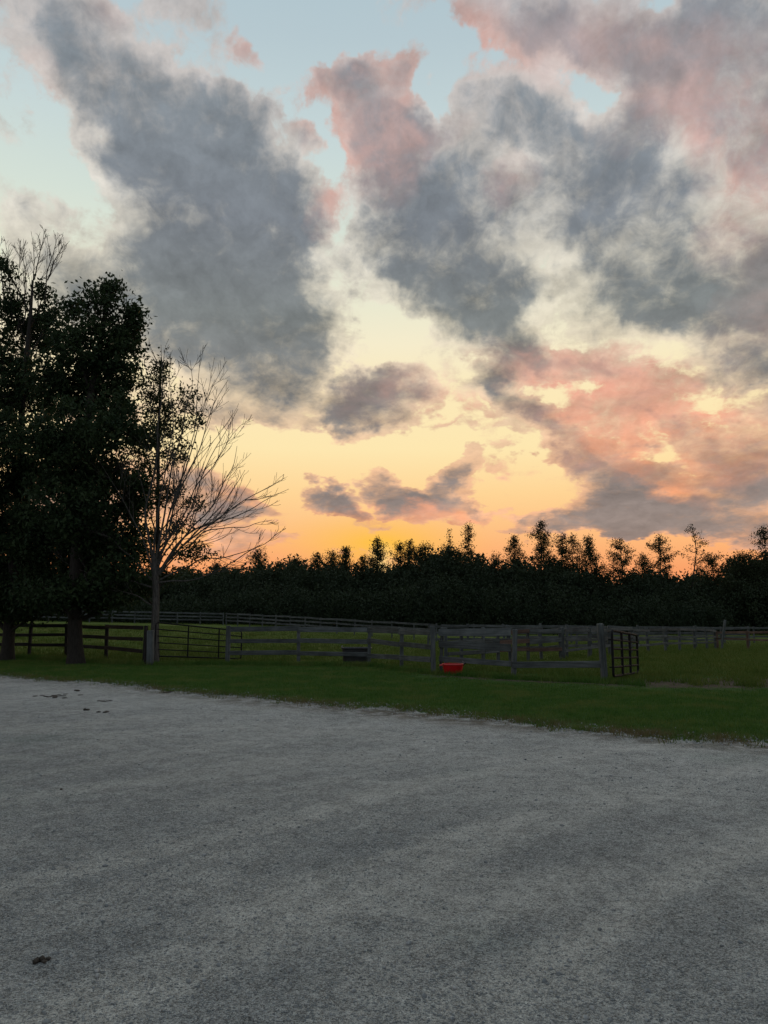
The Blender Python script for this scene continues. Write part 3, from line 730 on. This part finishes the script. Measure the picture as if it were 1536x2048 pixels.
# ------------------------------------------------------------------ tube gates
def tube_gate(label, a, b, Ha, Hb, bars, uprights, r=.021):
    """a, b: lower ends of the gate in the world; each bar and upright is a part"""
    a = np.array(a, float); b = np.array(b, float)
    g = empty('tube_gate', a, label, 'gate')
    z = np.array([0, 0, 1.0])
    pt = lambda s, h: (b - a) * s + z * (h * (Ha + (Hb - Ha) * s))
    L = np.linalg.norm(b - a); cr = .11
    path = []
    for (s0, h0, a0) in ((1 - cr / L, 1 - cr / Hb, 0), (cr / L, 1 - cr / Ha, 90), (cr / L, cr / Ha, 180), (1 - cr / L, cr / Hb, 270)):
        for q in np.linspace(0, 90, 6):
            w = math.radians(a0 + q); path.append(pt(s0 + math.cos(w) * cr / L, h0 + math.sin(w) * cr / Ha))
    obj('frame', Tubes().tube(path, r, 7, True).mesh('frame'), M['steel'], g)
    for k in range(1, bars + 1):
        h = k / (bars + 1)
        obj('bar', Tubes().tube([pt(.003, h), pt(.997, h)], r * .85, 6).mesh('bar'), M['steel'], g)
    for s in uprights:
        o = Tubes().tube([pt(s, .01) + [0, -.02, 0], pt(s, .99) + [0, -.02, 0]], r * 1.05, 6).mesh('upright')
        obj('upright', o, M['steel'], g)
    for h in (.2, .8):
        obj('hinge', Tubes().tube([pt(0, h) + [-.09, 0, 0], pt(0, h) + [.02, 0, 0]], .018, 6).mesh('hinge'), M['steel'], g)
    return g
ga = at_depth(309, 1312, 25.8); gb = at_depth(482, 1322, 28.6); gb[2] = max(gb[2], float(gz(gb[0], gb[1])) + .04)
tube_gate('wide dark tube gate sagging between two wooden posts', ga, gb, 1.10, 1.02, 4, (.36, .72), .025)
ga = at_depth(1227, 1353, 18.95); gb = at_depth(1277, 1357, 21.9); gb[2] = float(gz(gb[0], gb[1])) + .04
tube_gate('short black tube gate swung open beside the thick post', ga, gb, 1.10, 1.04, 4, (.34, .66), .032)

# ------------------------------------------------------------------ trough and tub
def loft(name, sections, mat, parent, closed_bottom=True, smooth=True):
    """sections: list of rings (n,3) joined in order, last ring closed with a face"""
    n = len(sections[0]); V = np.concatenate(sections); F = []
    for k in range(len(sections) - 1):
        for j in range(n): F.append([k * n + j, k * n + (j + 1) % n, (k + 1) * n + (j + 1) % n, (k + 1) * n + j])
    F = np.array(F); faces = [F]
    if closed_bottom:
        c = len(V); V = np.vstack([V, sections[-1].mean(0)]); b = (len(sections) - 1) * n
        faces.append(np.array([[b + j, b + (j + 1) % n, c] for j in range(n)]))
    return obj(name, mesh_np(name, V, faces, smooth), mat, parent)
def stadium(L, Wd, z, n=32):
    an = np.linspace(0, 2 * math.pi, n, endpoint=False)
    cx = np.sign(np.cos(an)) * np.abs(np.cos(an)) ** .55 * L / 2; cy = np.sign(np.sin(an)) * np.abs(np.sin(an)) ** .7 * Wd / 2
    return np.stack([cx, cy, np.full(n, z)], -1)
tp = at_depth(713, 1325, 26.6); tp[2] = float(gz(tp[0], tp[1]))
tr = empty('water_trough', tp, 'black oval rubber trough behind the lower fence rail', 'trough')
loft('basin', [stadium(.90, .56, .0), stadium(.98, .62, .50), stadium(1.0, .64, .52), stadium(.93, .57, .52), stadium(.86, .50, .06)], M['rubber'], tr)
obj('rim', Tubes().tube(stadium(1.0, .64, .515), .028, 8, True).mesh('rim'), M['rubber'], tr)
obj('glint_piece', Tubes().tube([(-.50, -.05, .52), (-.50, -.05, .575), (-.47, -.05, .59)], .022, 8).mesh('glint_piece'), M['clasp'], tr)  # added stub; its pale colour stands for a glint on the rim

tb = on_ground(906, 1350)
tub = empty('feed_tub', tb, 'round bright red plastic tub on the grass under the fence', 'tub')
circ = lambda r, z, n=36: np.stack([np.cos(np.linspace(0, 2 * math.pi, n, endpoint=False)) * r, np.sin(np.linspace(0, 2 * math.pi, n, endpoint=False)) * r, np.full(n, z)], -1)
tub.scale = (1.0, 1.0, 1.3)
loft('basin', [circ(.215, .005), circ(.235, .02), circ(.285, .205), circ(.29, .225), circ(.278, .225), circ(.225, .03)], M['red'], tub)
obj('rim', Tubes().tube(circ(.292, .222), .014, 8, True).mesh('rim'), M['redrim'], tub)
obj('handle', Tubes().tube(curve([(.27, -.10, .21), (.34, -.09, .25), (.36, -.01, .27), (.33, .07, .24), (.27, .10, .21)], 14), .014, 7).mesh('handle'), M['rope'], tub)
obj('handle', Tubes().tube(curve([(-.28, -.08, .21), (-.34, -.06, .20), (-.355, 0, .195), (-.34, .06, .20), (-.28, .08, .21)], 14), .012, 7).mesh('handle'), M['redrim'], tub)
obj('clasp', Tubes().tube(curve([(.30, -.03, .23), (.325, -.03, .275), (.30, -.03, .31), (.275, -.03, .275), (.30, -.03, .23)], 16), .012, 6).mesh('clasp'), M['clasp'], tub)

# ------------------------------------------------------------------ clods on the gravel
def clod(px, py, w, h, label, seed, cat='clod', pieces=5):
    r = np.random.default_rng(seed); p = on_ground(px, py); p[2] = float(yard_z(p[0], p[1]))
    e = empty('dirt_clod', p, label, cat, 'dark clods dropped on the gravel')
    V = []; F = []
    k = 0
    for i in range(pieces):
        c = np.array([r.normal(0, w * .42), r.normal(0, w * .34), 0]); s = min(w * r.uniform(.14, .28), .06)
        v = IV * (1 + .3 * r.uniform(-1, 1, (len(IV), 1))) * [s, s, min(s, h) * r.uniform(.6, 1)] + c + [0, 0, h * .25]
        V.append(v); F.append(IF + k); k += len(IV)
    obj('lump', mesh_np('lump', np.concatenate(V), np.concatenate(F), True), M['clod'], e)
clod(88, 1930, .075, .035, 'dark crumbly clod at the lower left of the gravel', 1)
clod(122, 1581, .05, .03, 'single round black clod on the left of the gravel', 2, pieces=2)
clod(108, 1393, .42, .012, 'wide dark flattened patch of clods nearest the left trees', 3, pieces=16)
clod(160, 1383, .16, .03, 'small dark clod just above the wide patch on the left', 4, pieces=3)
clod(178, 1421, .14, .04, 'black clod below the wide patch on the left', 5, pieces=3)
clod(205, 1404, .22, .012, 'thin streak of dark crumbs right of the wide patch', 6, pieces=7)
clod(212, 1425, .2, .02, 'pair of dark crumbs lowest of the left group', 7, pieces=4)
clod(345, 1386, .2, .025, 'brown clod at the lawn edge below the bare tree', 9, pieces=4)

# ------------------------------------------------------------------ trees near the fence
def limb(T, path, r0, r1, sides=6, p=1.0):
    t = np.linspace(0, 1, len(path)); T.tube(path, r0 + (r1 - r0) * t ** p, sides)
def bow(a, b, rng, lift=.12, n=8, wob=.06):
    """gently bowed path from a to b"""
    a = np.asarray(a, float); b = np.asarray(b, float); L = np.linalg.norm(b - a)
    m = (a + b) / 2 + np.array([rng.normal(0, wob), rng.normal(0, wob), -lift]) * L
    return curve([a, m, b], n)

def leafy_tree(name, label, group, px, base, trunk_px, clumps, depth, seed, mats, r0=.25, dens=1.0, leaf=(.165, .082), per=56, cluster=.36, bare=()):
    rng = np.random.default_rng(seed)
    p0 = np.array([*at_depth(px, base, depth)[:2], 0.0]); p0[2] = float(gz(p0[0], p0[1]))
    t = empty(name, p0, label, 'tree', group)
    sc = depth / FPX
    tp = curve([p0 - [0, 0, .1]] + [at_depth(q[0], q[1], depth + (q[2] if len(q) > 2 else 0)) for q in trunk_px], 26)
    tr = np.linspace(1, 0, 26) ** .8 * r0 + .03; tr[0] *= 1.35; tr[1] *= 1.12
    T = Tubes().tube(tp, tr, 10); trunk = obj('trunk', T.mesh('trunk'), mats[1], t)
    trunk.location = -p0
    B = Tubes(); CC = []
    for (cx, cy, rx, ry) in clumps:
        dz_ = rng.normal(0, .9) if rx > 30 else rng.normal(0, .5)
        c = at_depth(cx, cy, depth + dz_)
        R = np.array([rx * sc, max(rx, 28) * sc * 1.05, ry * sc])
        zt = c[2] - R[2] * 1.2 - abs(c[0] - p0[0]) * .5
        i = int(np.argmin(np.abs(tp[:, 2] - max(zt, tp[3, 2])))); i = min(i, 22)
        end = c + [0, 0, R[2] * .55]
        L = bow(tp[i], end, rng, .10, 10, .05)
        limb(B, L, min(.5 * tr[i], .03 + .028 * np.linalg.norm(R)), .012, 6)
        n = max(4, int(dens * 21 * (R[0] + .15) * (R[2] + .15) * (1 + R[1] * .6)))
        u = rng.normal(size=(n, 3)); u /= np.linalg.norm(u, axis=1)[:, None]
        q = c + u * (rng.uniform(0, 1, n) ** .42)[:, None] * R
        for k in range(n):
            s = L[rng.integers(3, 10)]
            if np.linalg.norm(q[k] - s) > .15: B.tube(bow(s, q[k], rng, .05, 4), np.linspace(.013, .006, 4), 3)
        CC.append(q)
    Q = np.concatenate(CC)
    n = len(Q); m = rng.poisson(per, n)
    idx = np.repeat(np.arange(n), m)
    rad = cluster * rng.uniform(.6, 1.35, n)
    off = rng.normal(size=(len(idx), 3)) * [.52, .52, .44] * rad[idx][:, None]
    V, F = leaves(Q[idx] + off, leaf[0], leaf[1], rng)
    for ctrl in bare:
        twiggy(B, [at_depth(a, b, depth + d) for a, b, d in ctrl], .028, rng, 9, .9)
    br = obj('branches', B.mesh('branches'), mats[1], t); br.location = -p0
    cr = obj('crown', mesh_np('crown', V, F), mats[0], t); cr.location = -p0
    return t

def twiggy(B, ctrl, r0, rng, nside=10, reach=1.0, depth=0, minr=.0068):
    """a bare limb with side branches that sweep upward"""
    ctrl = np.array(ctrl, float)
    if depth == 0 and len(ctrl) > 2:      # crooked, not swept
        l0 = np.linalg.norm(ctrl[-1] - ctrl[0]); ctrl[1:-1] += rng.normal(0, .014, ctrl[1:-1].shape) * l0
        C2 = curve(ctrl, 9); C2[1:-1] += rng.normal(0, .008, C2[1:-1].shape) * l0; ctrl = C2
    P = curve(ctrl, 20 if depth == 0 else 8)
    n = len(P); L = np.linalg.norm(np.diff(P, axis=0), axis=1).sum()
    limb(B, P, max(r0, minr), minr, 6 if depth == 0 else 4, .8)
    if depth >= 2: return
    T = np.gradient(P, axis=0); T /= np.linalg.norm(T, axis=1)[:, None] + 1e-9
    for k in range(nside):
        s = rng.uniform(.22, .97) if depth == 0 else rng.uniform(.2, .95)
        i = min(int(s * n), n - 1)
        side = np.cross(T[i], rng.normal(size=3)); side /= np.linalg.norm(side) + 1e-9
        side[1] *= .8
        d = T[i] * 1.0 + side * rng.uniform(.55, 1.05); d[2] += .18; d /= np.linalg.norm(d)
        l = reach * L * (.38 if depth == 0 else .42) * (1.12 - s) * rng.uniform(.6, 1.25) + .12
        e = P[i] + d * l; up = np.array([0, 0, 1.0])
        mid = P[i] + d * l * .5 + T[i] * l * .03
        e = e + up * l * .16 + rng.normal(0, .03, 3) * l
        twiggy(B, [P[i], mid, e], r0 * (1 - s * .7) * .45, rng, 4 if depth == 0 else 0, reach, depth + 1, minr * .88)

near_mats = (M['leaf'], M['bark'])
leafy_tree('leafy_tree', 'tall dense dark tree, the right one of the two big leafy trees', 'big leafy trees by the fence', 152, 1328, [(150, 1240), (152, 1120), (165, 960), (180, 800), (205, 660), (222, 580)],
    [(221, 592, 20, 45), (214, 575, 10, 16), (268, 640, 20, 52), (182, 612, 22, 34), (140, 622, 18, 32), (235, 668, 52, 52), (160, 690, 66, 56), (248, 725, 44, 66), (190, 775, 86, 66), (112, 765, 62, 66),
     (236, 845, 52, 62), (160, 870, 84, 66), (95, 880, 60, 50), (222, 945, 70, 54), (135, 965, 80, 56), (262, 1000, 44, 44), (185, 1045, 84, 54), (110, 1065, 76, 62), (252, 1085, 46, 36), (170, 1135, 76, 46), (228, 1140, 46, 30), (110, 1160, 64, 44), (285, 880, 26, 30), (280, 960, 24, 24), (205, 1180, 44, 24), (120, 1195, 46, 24), (180, 1090, 80, 50), (240, 1185, 40, 20), (140, 1020, 80, 60), (150, 1188, 84, 32), (215, 1196, 56, 22), (270, 1168, 40, 28), (95, 1190, 50, 30)],
    26.4, 31, near_mats, r0=.235, dens=1.0)
leafy_tree('leafy_tree', 'tall dense dark tree at the left edge with bare dead twigs at its top', 'big leafy trees by the fence', 14, 1316, [(20, 1240), (30, 1120), (38, 960), (45, 800), (58, 660), (66, 560)],
    [(86, 600, 15, 46), (108, 640, 24, 36), (10, 545, 16, 24), (18, 620, 34, 44), (62, 672, 56, 52), (0, 745, 66, 80), (52, 790, 62, 70), (-10, 890, 74, 80), (58, 945, 60, 60), (0, 1050, 84, 84), (62, 1080, 66, 66), (20, 1165, 74, 52), (72, 1185, 46, 34), (58, 1218, 40, 22), (24, 1222, 34, 20), (90, 1205, 34, 26), (40, 1130, 70, 50), (30, 1195, 76, 36), (-20, 1200, 70, 36),
     (-70, 680, 60, 80), (-90, 820, 80, 90), (-90, 970, 80, 90), (-80, 1110, 80, 80)],
    28.6, 32, near_mats, r0=.20, dens=.95,
    bare=[[(64, 640, 0), (66, 560, .1), (70, 520, .1), (62, 462, .2)], [(68, 560, 0), (78, 510, .1), (88, 462, .1)], [(88, 600, 0), (95, 545, 0), (108, 500, -.1), (112, 474, -.1)], [(95, 560, 0), (112, 520, .1), (128, 488, .2)],
          [(36, 660, 0), (36, 570, .1), (40, 490, .1)], [(24, 640, 0), (20, 560, -.2), (12, 492, -.2)], [(46, 650, 0), (50, 560, .2), (40, 500, .3)], [(8, 600, 0), (0, 520, .1), (-12, 480, .1)]])
leafy_tree('leafy_tree', 'smaller leafy tree just behind the bare tree', None, 313, 1316, [(313, 1240), (315, 1100), (316, 960), (318, 840), (322, 740)],
    [(320, 738, 26, 24), (304, 778, 44, 44), (372, 794, 28, 26), (336, 830, 44, 46), (300, 865, 40, 44), (384, 838, 22, 20), (350, 905, 30, 30), (296, 925, 40, 32), (340, 985, 38, 32), (380, 1005, 28, 20), (300, 1010, 36, 32), (318, 1065, 40, 28), (362, 1045, 26, 20), (330, 1150, 40, 24), (290, 1110, 34, 30), (280, 1175, 36, 22)],
    29.5, 33, (M['leaf2'], M['bark']), r0=.085, dens=.62, per=46, cluster=.36, leaf=(.145, .065))

# the bare tree: many stems fanning out from one short trunk
def bare_tree():
    rng = np.random.default_rng(41); D = 25.9
    p0 = np.array([*at_depth(309, 1330, D)[:2], 0.0]); p0[2] = float(gz(p0[0], p0[1]))
    t = empty('bare_tree', p0, 'nearly leafless tree with a fan of thin bare branches beside the wide gate', 'tree')
    tp = curve([p0 - [0, 0, .1], at_depth(309, 1270, D), at_depth(312, 1190, D), at_depth(308, 1110, D)], 14)
    tr = np.linspace(.145, .105, 14); tr[0] = .19; tr[1] = .165
    T = Tubes().tube(tp, tr, 10); tk = obj('trunk', T.mesh('trunk'), M['grey_bark'], t); tk.location = -p0
    stems = [  # px, py, depth offset
        ([(306, 1120, 0), (302, 1000, -.2), (318, 840, -.3), (322, 690, -.4)], .062, 9), ([(308, 1120, 0), (314, 1020, .2), (332, 880, .3), (340, 720, .5)], .05, 9),
        ([(310, 1130, 0), (334, 1000, .1), (362, 840, .2), (380, 720, .3)], .055, 10), ([(310, 1140, 0), (336, 1050, -.2), (376, 900, -.4), (402, 700, -.6)], .05, 10),
        ([(312, 1130, 0), (348, 1000, .3), (398, 850, .6), (442, 742, .8)], .05, 11), ([(312, 1140, 0), (350, 1020, -.3), (410, 880, -.6), (456, 760, -.8)], .045, 11),
        ([(314, 1140, 0), (356, 1060, .1), (420, 950, .2), (476, 818, .4)], .045, 11), ([(316, 1130, 0), (366, 1030, .5), (428, 940, .9), (482, 850, 1.2)], .042, 11),
        ([(314, 1150, 0), (372, 1060, -.3), (430, 990, -.5), (474, 892, -.8)], .045, 11), ([(318, 1140, 0), (380, 1070, .2), (450, 1000, .5), (490, 940, .7)], .04, 10),
        ([(316, 1150, 0), (380, 1085, -.2), (470, 1022, -.4), (566, 958, -.6)], .048, 12), ([(318, 1145, 0), (386, 1075, .3), (470, 1030, .6), (578, 978, .8)], .045, 12),
        ([(318, 1150, 0), (400, 1072, .1), (480, 1060, .2), (545, 1040, .3)], .036, 8), ([(320, 1160, 0), (400, 1128, -.1), (480, 1112, -.2), (520, 1090, -.3)], .036, 8),
        ([(318, 1165, 0), (410, 1150, .2), (510, 1100, .4), (572, 1056, .5)], .036, 7),
        ([(306, 1150, 0), (270, 1050, -.3), (220, 950, -.6), (178, 880, -.8)], .040, 10), ([(304, 1160, 0), (250, 1100, -.2), (190, 1060, -.5), (110, 1040, -.8)], .038, 9),
        ([(304, 1175, 0), (240, 1165, .1), (170, 1140, .3), (105, 1105, .5)], .038, 8), ([(302, 1210, 0), (270, 1188, -.1), (225, 1180, -.3), (170, 1165, -.5)], .032, 6)]
    B = Tubes()
    for ctrl, r, k in stems:
        twiggy(B, [at_depth(a, b, D + d) for a, b, d in ctrl], r * .9, rng, max(4, int(k * .85)), 1.0)
    br = obj('branches', B.mesh('branches'), M['grey_bark'], t); br.location = -p0
    # one bough still in leaf
    Q = np.concatenate([at_depth(372, 1112, D) + rng.normal(size=(16, 3)) * [.34, .3, .13], at_depth(398, 1100, D) + rng.normal(size=(6, 3)) * [.14, .2, .08]])
    idx = np.repeat(np.arange(len(Q)), 34)
    V, F = leaves(Q[idx] + rng.normal(size=(len(idx), 3)) * [.15, .15, .11], .12, .052, rng)
    cr = obj('crown', mesh_np('crown', V, F), M['leaf2'], t); cr.location = -p0
bare_tree()

# ------------------------------------------------------------------ treeline
def far_tree(px, top, hw, depth, kind, label, seed):
    rng = np.random.default_rng(1000 + seed)
    b = at_depth(px, 1240, depth); z0 = float(gz(b[0], depth)); tp = at_depth(px, top, depth)
    sc = depth / FPX; Hh = tp[2] - z0; wdt = hw * sc
    p0 = np.array([b[0], depth, z0])
    t = empty('treeline_tree', p0, label, 'tree', 'trees of the far treeline')
    lx_ = {'lean': -1.1, 'curve': .5}.get(kind, rng.normal(0, .25))
    bend = 1.7 if kind == 'curve' else .6
    P = curve([(0, 0, -.1), (lx_ * .2, 0, Hh * .4), (lx_ * bend, 0, Hh * .75), (lx_, 0, Hh)], 14)
    obj('trunk', Tubes().tube(P, np.linspace(.13, .016, 14), 6).mesh('trunk'), M['bark'], t)
    # side limbs; leaf sprays sit along the outer part of each limb
    nb, b0, per, spread = {'dense': (90, .25, 26, .36), 'round': (64, .28, 24, .33), 'cone': (80, .30, 26, .29), 'open': (62, .34, 22, .27), 'lean': (16, .55, 11, .20), 'curve': (38, .34, 11, .21)}[kind]
    B = Tubes(); Q = []
    for k in range(nb):
        u = (k + rng.uniform(0, 1)) / nb
        h = b0 + (1 - b0) * u
        if kind == 'cone': w = (1 - u) ** .75 * rng.uniform(.5, 1.25) + .05
        elif kind in ('dense', 'round'): w = math.sqrt(max(.03, 1 - (u * 1.3 - .42) ** 2 / .80)) * rng.uniform(.55, 1.12)
        elif kind == 'open': w = (1.05 - u) ** .5 * rng.uniform(.25, 1.2)
        elif kind == 'lean': w = .7 * (1.1 - u) * rng.uniform(.4, 1.1)
        else: w = (.2 + .8 * math.sin(min(1, u * 1.02) * 2.7 + .25)) * rng.uniform(.3, 1.1)
        a = rng.uniform(0, 6.28); rise = rng.uniform(.25, .75) if kind != 'cone' else rng.uniform(.1, .6)
        s = np.array([np.interp(h, np.linspace(0, 1, 14), P[:, 0]), 0, h * Hh - min(w * wdt * rise, h * Hh * .25)])
        L = max(.15, w * wdt)
        e = s + np.array([math.cos(a) * L, math.sin(a) * L * .9, L * rise])
        e[2] = min(e[2], Hh * 1.0)
        path = curve([s, (s + e) / 2 - [0, 0, L * .08], e], 5)
        B.tube(path, np.linspace(.035, .012, 5), 3)
        m = max(2, int(1 + L / .38))
        for q in np.linspace(.35, 1.0, m):
            Q.append(s + (e - s) * q + rng.normal(0, .08, 3))
    for q in np.linspace(.86, 1.0, 5): Q.append(np.array([np.interp(q, np.linspace(0, 1, 14), P[:, 0]), 0, q * Hh]))
    tag(obj('branches', B.mesh('branches'), M['bark'], t), kind='stuff')
    Q = np.array(Q); n = len(Q)
    idx = np.repeat(np.arange(n), rng.poisson(per, n))
    rr = spread * rng.uniform(.6, 1.3, n)
    V, F = leaves(Q[idx] + rng.normal(size=(len(idx), 3)) * np.array([1, 1, .8]) * rr[idx][:, None], .20, .11, rng)
    obj('crown', mesh_np('crown', V, F), M['far_leaf'], t)
    return t
FAR = [
    (60, 1150, 60, 100, 'round', 'rounded treeline tree glimpsed under the tree at the left edge'), (240, 1152, 60, 102, 'round', 'rounded treeline tree glimpsed between the big leafy tree and the bare trunk'),
    (365, 1142, 40, 101, 'round', 'low rounded treeline tree right of the bare trunk'), (432, 1128, 16, 99, 'cone', 'small pointed treeline tree behind the bare lower branches'),
    (470, 1138, 30, 100, 'round', 'low bushy treeline tree below the bare branch tips'), (516, 1102, 22, 98, 'open', 'small open-crowned treeline tree at the tip of the lowest bare branch'), (552, 1126, 28, 99, 'round', 'low rounded treeline tree just right of the lowest bare branch tip'),
    (596, 1118, 30, 100, 'dense', 'broad bushy treeline tree left of the sunset glow'), (636, 1108, 20, 99, 'open', 'ragged treeline tree, first left of the bushy pair by the glow'), (662, 1104, 28, 101, 'round', 'bushy treeline tree a little left of the sunset glow'),
    (697, 1096, 15, 98, 'cone', 'narrow pointed treeline tree left of the sunset glow'), (727, 1116, 16, 99, 'open', 'short sparse treeline tree beside the sunset glow'), (756, 1080, 22, 97, 'cone', 'slender spire-topped tree right under the sunset glow'),
    (800, 1088, 26, 99, 'open', 'open-crowned treeline tree just right of the sunset glow'), (822, 1082, 16, 101, 'open', 'thin open treeline tree rising behind its neighbour right of the glow'), (856, 1090, 32, 98, 'dense', 'dense round-topped treeline tree between the glow and the forked top'),
    (904, 1092, 40, 97, 'dense', 'dense broad tree below the forked leafy top'), (916, 1060, 12, 99, 'lean', 'thin leaning leader with sparse leaves above the dense broad tree'), (936, 1050, 13, 98, 'open', 'upright thin leafy leader, right half of the forked top'),
    (962, 1112, 18, 99, 'round', 'small rounded treeline tree right of the forked top'), (988, 1112, 20, 98, 'round', 'low bushy treeline tree left of the first right-hand spire'), (1027, 1076, 22, 98, 'cone', 'pointed treeline tree, first spire right of the forked top'),
    (1086, 1045, 30, 97, 'cone', 'tallest pointed tree of the treeline with a thin spike top'), (1124, 1070, 20, 99, 'open', 'feathery treeline tree close right of the tallest spire'), (1150, 1072, 22, 100, 'open', 'feathery broad treeline tree, second right of the tallest spire'),
    (1190, 1076, 26, 97, 'cone', 'layered pointed treeline tree left of the low gap'), (1250, 1080, 36, 99, 'open', 'spreading flat-topped open tree right of the low gap'), (1292, 1112, 22, 98, 'round', 'low bushy treeline tree right of the spreading open tree'),
    (1326, 1074, 28, 99, 'open', 'feathery upright treeline tree left of the curved thin tree'), (1386, 1050, 26, 97, 'curve', 'tall thin curved tree with sparse leaves near the right edge'), (1436, 1108, 34, 99, 'open', 'low airy treeline tree right of the curved thin tree'),
    (1492, 1108, 40, 92, 'dense', 'dense broad treeline tree near the right edge'), (1540, 1056, 26, 90, 'open', 'tall leafy treeline tree cut by the right edge'), (1570, 1090, 40, 92, 'dense', 'dense treeline tree at the very right edge'),
]
for i, (px, top, hw, dp, kind, label) in enumerate(FAR):
    far_tree(px, top, hw * {'cone': 2.0, 'open': 1.75, 'round': 1.2, 'dense': 1.2}.get(kind, 1.1), dp, kind, label, i)

# undergrowth: the dark mass of shrubs below the crowns
ru = np.random.default_rng(77)
prof_px = [(-300, 1150), (0, 1152), (250, 1158), (380, 1150), (450, 1148), (520, 1138), (600, 1134), (680, 1140), (730, 1146), (800, 1138), (860, 1118), (900, 1108), (950, 1128), (1000, 1138), (1090, 1130), (1150, 1142), (1210, 1168), (1240, 1172), (1290, 1150), (1350, 1160), (1410, 1160), (1440, 1166), (1470, 1128), (1536, 1112), (1900, 1120)]
PX = np.array(prof_px, float)
def mass(nc, dmin, dmax, drop, per, spread, lf, lw):
    d = ru.uniform(dmin, dmax, nc); px = ru.uniform(-260, 1800, nc)
    x = (px - 768) / FPX * d / (CP)          # column of shrubs
    x = np.array([at_depth(a, 1150, b)[0] for a, b in zip(px, d)])
    topy = np.interp(px, PX[:, 0], PX[:, 1]) + drop + 10 * np.sin(px * .071 + d) + 7 * np.sin(px * .19 + 2 * d) - 12 * np.abs(np.sin(px * .043 + 1.3))
    zt = np.array([at_depth(a, b, c)[2] for a, b, c in zip(px, topy, d)]); z0 = gz(x, d)
    h = ru.uniform(0, 1, nc) ** .8
    C = np.stack([x, d, z0 + (zt - z0) * h], -1)
    idx = np.repeat(np.arange(nc), per)
    V, F = leaves(C[idx] + ru.normal(size=(len(idx), 3)) * spread, lf, lw, ru)
    return V, F
parts = [mass(7600, 92, 100, 15, 17, .42, .34, .20), mass(5000, 101, 114, 14, 18, .6, .6, .38), mass(3600, 86, 92, 52, 20, .36, .26, .16), mass(4200, 113, 124, 30, 16, .8, .95, .6)]
VV = []; FF = []; k = 0
for V, F in parts: VV.append(V); FF.append(F + k); k += len(V)
ug = obj('undergrowth', mesh_np('undergrowth', np.concatenate(VV), np.concatenate(FF)), M['wood_mass'])
tag(ug, 'dark mass of shrubs filling the foot of the treeline', 'undergrowth', kind='stuff')
